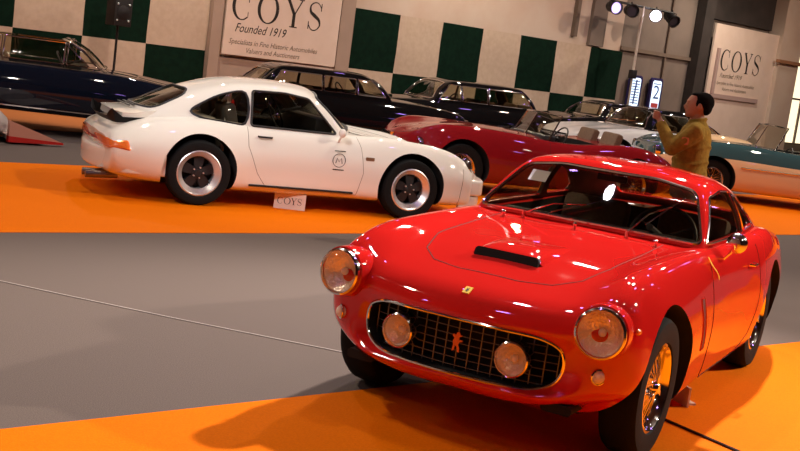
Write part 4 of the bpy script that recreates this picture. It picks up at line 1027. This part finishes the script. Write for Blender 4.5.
def stage():
    Z = 28.0; P = V((5.33, 29.6, 0)); e = EX
    t = empty('lighting_stand', P, TH, label='tall pale T-bar lighting stand between the lit sign boards and the checkered cloth', cat='stand')
    b = NB(); tube(b, [(0, 0, 1.95), (0, 0, 3.72)], .035, 10); put('upper_pole', b, mat('pale_pole', (.72, .66, .58), .35, .3), t)
    b = NB(); tube(b, [(0, 0, .4), (0, 0, 2.0)], .028, 10); put('lower_pole', b, mat('dull_pole', (.35, .30, .26), .5), t)
    b = NB(); box(b, (-.09, -.07, 1.90), (.09, .07, 2.12), .02); put('clamp', b, BLK, t)
    b = NB(); tube(b, [(-1.25, 0, 3.70), (1.25, 0, 3.70)], .03, 8); put('cross_bar', b, BLK, t)
    for k in range(3):
        a = 2 * pi * k / 3 + .5; b = NB(); tube(b, [(0, 0, .9), (.4 * cos(a), .4 * sin(a), .015)], .018, 8); put('leg', b, BLK, t)
    labs = ('leftmost stage spotlight on the stand, with a violet glow at its side', 'dark stage spotlight second from the left on the stand', 'brightly lit stage spotlight on the stand, right of the pole', 'dark stage spotlight at the right end of the stand')
    for i, (s, lit) in enumerate(((-1.13, 1), (-.47, 0), (.53, 2), (1.2, 0))):
        q = P + e * s + V((0, 0, 3.55)); o = empty('stage_spotlight', q, TH, label=labs[i], cat='spotlight', group='spotlights on the lighting stand')
        mt = M4.Rotation((-.35, -.5, -.85, -.2)[i], 4, 'Z') @ M4.Rotation(pi + (.12, .1, .12, .5)[i], 4, 'X')
        b = NB(); lathe(b, [(.0, -.26), (.09, -.25), (.13, -.16), (.14, .10), (.165, .13), (.165, .17), (.15, .17), (.13, .10), (.0, .09)], 24, mtx=mt); put('lamp_housing', b, BLK, o)
        b = NB(); lathe(b, [(0, .115), (.135, .112), (.135, .10), (0, .10)], 24, mtx=mt); put('lens', b, (DARK, LITD, LITV)[lit] if lit else mat('unlit_lens', (.05, .045, .06), .15), o)
        b = NB(); tube(b, [(-.17, 0, 0), (-.17, 0, .15), (.17, 0, .15), (.17, 0, 0)], .012, 6); tube(b, [(0, 0, .15), (0, 0, .22)], .018, 6); put('yoke', b, BLK, o)
stage()
# ---------------------------------------------------------------- the man with a camera
def remesh(bm, vox, m, name, parent, sm=3):
    o = tmpobj(bm); md = o.modifiers.new('r', 'REMESH'); md.mode = 'VOXEL'; md.voxel_size = vox
    s = o.modifiers.new('s', 'SMOOTH'); s.iterations = sm; s.factor = .5
    me = bake(o); kill(o); return put(name, me, m, parent, smooth=80)
def ell_loft(b, rings, n=24):
    R = []
    for (cx, cy, z, rx, ry) in rings: R.append([b.verts.new((cx + rx * cos(2 * pi * k / n), cy + ry * sin(2 * pi * k / n), z)) for k in range(n)])
    for A, B in zip(R, R[1:]):
        for k in range(n): b.faces.new((A[k], A[(k + 1) % n], B[(k + 1) % n], B[k]))
    b.faces.new(R[0][::-1]); b.faces.new(R[-1])
def man():
    SKIN = mat('skin', (.33, .145, .075), .6); HAIR = mat('black_hair', (.004, .003, .003), .9, 0, 0, .05, bump=.6, scale=120)
    JK = mat('olive_jacket', (.23, .135, .022), .9, 0, 0, .1, noise=(.16, .095, .015), bump=.7, scale=26); TR = mat('dark_trousers', (.06, .05, .04), .85, bump=.4, scale=30)
    t = empty('person', (2.41, 10.0, 0), R_(168), label='man in an olive tan jacket raising a small camera in both hands', cat='person')
    b = NB()
    # head: skull, jaw, nose, lips, chin, brow, ears, neck
    ball(b, (.012, 0, 1.605), (.098, .077, .105), 28, 20); ball(b, (.045, 0, 1.560), (.062, .060, .075), 24, 16); ball(b, (.082, 0, 1.512), (.026, .028, .022), 14, 10)
    ball(b, (.090, 0, 1.628), (.022, .050, .014), 14, 10)
    tube(b, [(.098, 0, 1.615), (.113, 0, 1.590), (.124, 0, 1.572)], [.010, .012, .014], 8); ball(b, (.108, 0, 1.566), (.018, .019, .011), 10, 8)
    ball(b, (.100, 0, 1.546), (.012, .024, .006), 10, 8); ball(b, (.098, 0, 1.535), (.012, .021, .006), 10, 8)
    for s in (1, -1):
        ball(b, (-.002, s * .079, 1.590), (.020, .010, .032), 12, 10); ball(b, (.086, s * .031, 1.606), (.013, .014, .009), 10, 8)
    tube(b, [(-.012, 0, 1.42), (-.004, 0, 1.50), (.01, 0, 1.56)], [.062, .056, .054], 14)
    # chest core under the clothes keeps the figure one surface
    tube(b, [(0, 0, .92), (0, 0, 1.20), (-.01, 0, 1.40)], [.11, .12, .10], 14)
    for s in (1, -1):
        tube(b, [(-.01, 0, 1.38), (0, s * .15, 1.39), (.17, s * .20, 1.225), (.29, s * .085, 1.405), (.315, s * .06, 1.44)], [.06, .05, .036, .026, .024], 10)
        tube(b, [(0, s * .05, .95), (.0, s * .10, .80), (.015, s * .10, .48), (-.01, s * .10, .10), (.09, s * .11, .045)], [.09, .075, .05, .038, .035], 10)
        # palm and five bent fingers round the camera
        ball(b, (.325, s * .060, 1.462), (.020, .024, .040), 12, 10)
        for k in range(4):
            z = 1.440 + .019 * k; L = (.8, 1, 1.05, .95)[k]
            tube(b, [(.322, s * .068, z), (.352 + .006 * L, s * .066, z + .006), (.366 * 1.0, s * .045, z + .008), (.362, s * .026 / L, z + .008)], [.0095, .009, .0085, .007], 8)
        tube(b, [(.312, s * .052, 1.448), (.305, s * .030, 1.458), (.312, s * .012, 1.468)], [.011, .0095, .008], 8)
    body = remesh(b, .0065, SKIN, 'body', t, 2)
    # eyes
    b = NB()
    for s in (1, -1): ball(b, (.093, s * .031, 1.606), (.007, .010, .006), 10, 8)
    put('eyes', b, mat('eye_dark', (.03, .02, .015), .2), t)
    # hair cap
    b = NB(); ball(b, (-.024, 0, 1.632), (.099, .083, .087), 28, 18); ball(b, (-.060, 0, 1.588), (.052, .073, .066), 20, 14); ball(b, (.030, 0, 1.688), (.050, .056, .020), 16, 10)
    for s in (1, -1): ball(b, (.018, s * .074, 1.612), (.018, .010, .032), 10, 8)
    c = NB(); 
    remesh(b, .009, HAIR, 'hair', t, 2)
    # jacket
    b = NB()
    ell_loft(b, [(-.005, 0, .93, .150, .190), (-.005, 0, .99, .158, .196), (0, 0, 1.08, .150, .188), (0, 0, 1.20, .150, .195), (-.005, 0, 1.32, .145, .205), (-.01, 0, 1.40, .120, .185), (-.012, 0, 1.445, .085, .115), (-.008, 0, 1.475, .070, .078)])
    for s in (1, -1):
        tube(b, [(-.01, s * .12, 1.385), (.0, s * .185, 1.375), (.085, s * .215, 1.29), (.17, s * .215, 1.215)], [.085, .083, .070, .064], 14)
        tube(b, [(.17, s * .215, 1.215), (.235, s * .150, 1.31), (.300, s * .080, 1.412)], [.064, .055, .044], 14)
        ball(b, (.17, s * .215, 1.215), .064, 14, 10)
    tube(b, [(-.008 + .066 * cos(a), .072 * sin(a), 1.478 - .016 * cos(a)) for a in [2 * pi * k / 20 for k in range(20)]], .016, 8, closed=True)
    for z, r in ((1.02, .010), (1.12, .009), (1.25, .010)):   # slack folds round the back and waist
        tube(b, [(.155 * cos(a), .196 * sin(a), z + .02 * sin(a * 3)) for a in [2 * pi * k / 24 for k in range(24)]], r, 6, closed=True)
    remesh(b, .011, JK, 'jacket', t, 3)
    b = NB(); ell_loft(b, [(-.005, 0, .925, .154, .194), (-.005, 0, .955, .158, .198)]); put('jacket_hem', b, JK, t)
    b = NB(); box(b, (.045, .205, 1.262), (.105, .285, 1.325), .008); 
    for v in b.verts: v.co.y = min(v.co.y, .278)
    put('sleeve_patch', b, mat('orange_patch', (.45, .14, .04), .8), t)
    b = NB(); ell_loft(b, [(0, 0, .80, .125, .165), (0, 0, .90, .135, .175), (0, 0, .96, .13, .17)])
    for s in (1, -1): tube(b, [(0, s * .085, .86), (.0, s * .10, .70), (.015, s * .10, .46), (-.005, s * .10, .09)], [.10, .092, .070, .060], 14)
    remesh(b, .012, TR, 'trousers', t, 2)
    for s in (1, -1):
        b = NB(); ball(b, (.0, s * .105, .055), (.065, .048, .050), 14, 10); ball(b, (.10, s * .115, .042), (.110, .050, .040), 16, 10); box(b, (-.07, s * .11 - .045, .001), (.20, s * .11 + .045, .022), .008)
        put('shoe', b, BLK, t)
    c = empty('camera', t.matrix_basis @ V((0, 0, 0)) if 0 else (2.41, 10.0, 0), R_(168), label='small black camera held up in both hands by the man', cat='camera')
    b = NB(); box(b, (.312, -.048, 1.437), (.346, .048, 1.502), .006); put('camera_body', b, BLK, c)
    b = NB(); lathe(b, [(0, .0), (.022, 0), (.022, .026), (.017, .03), (.014, .022), (0, .022)], 20, mtx=M4.Translation((.346, 0, 1.468)) @ M4.Rotation(-pi / 2, 4, 'Z')); put('lens_barrel', b, mat('silver_barrel', (.4, .4, .4), .3, 1.), c)
man()
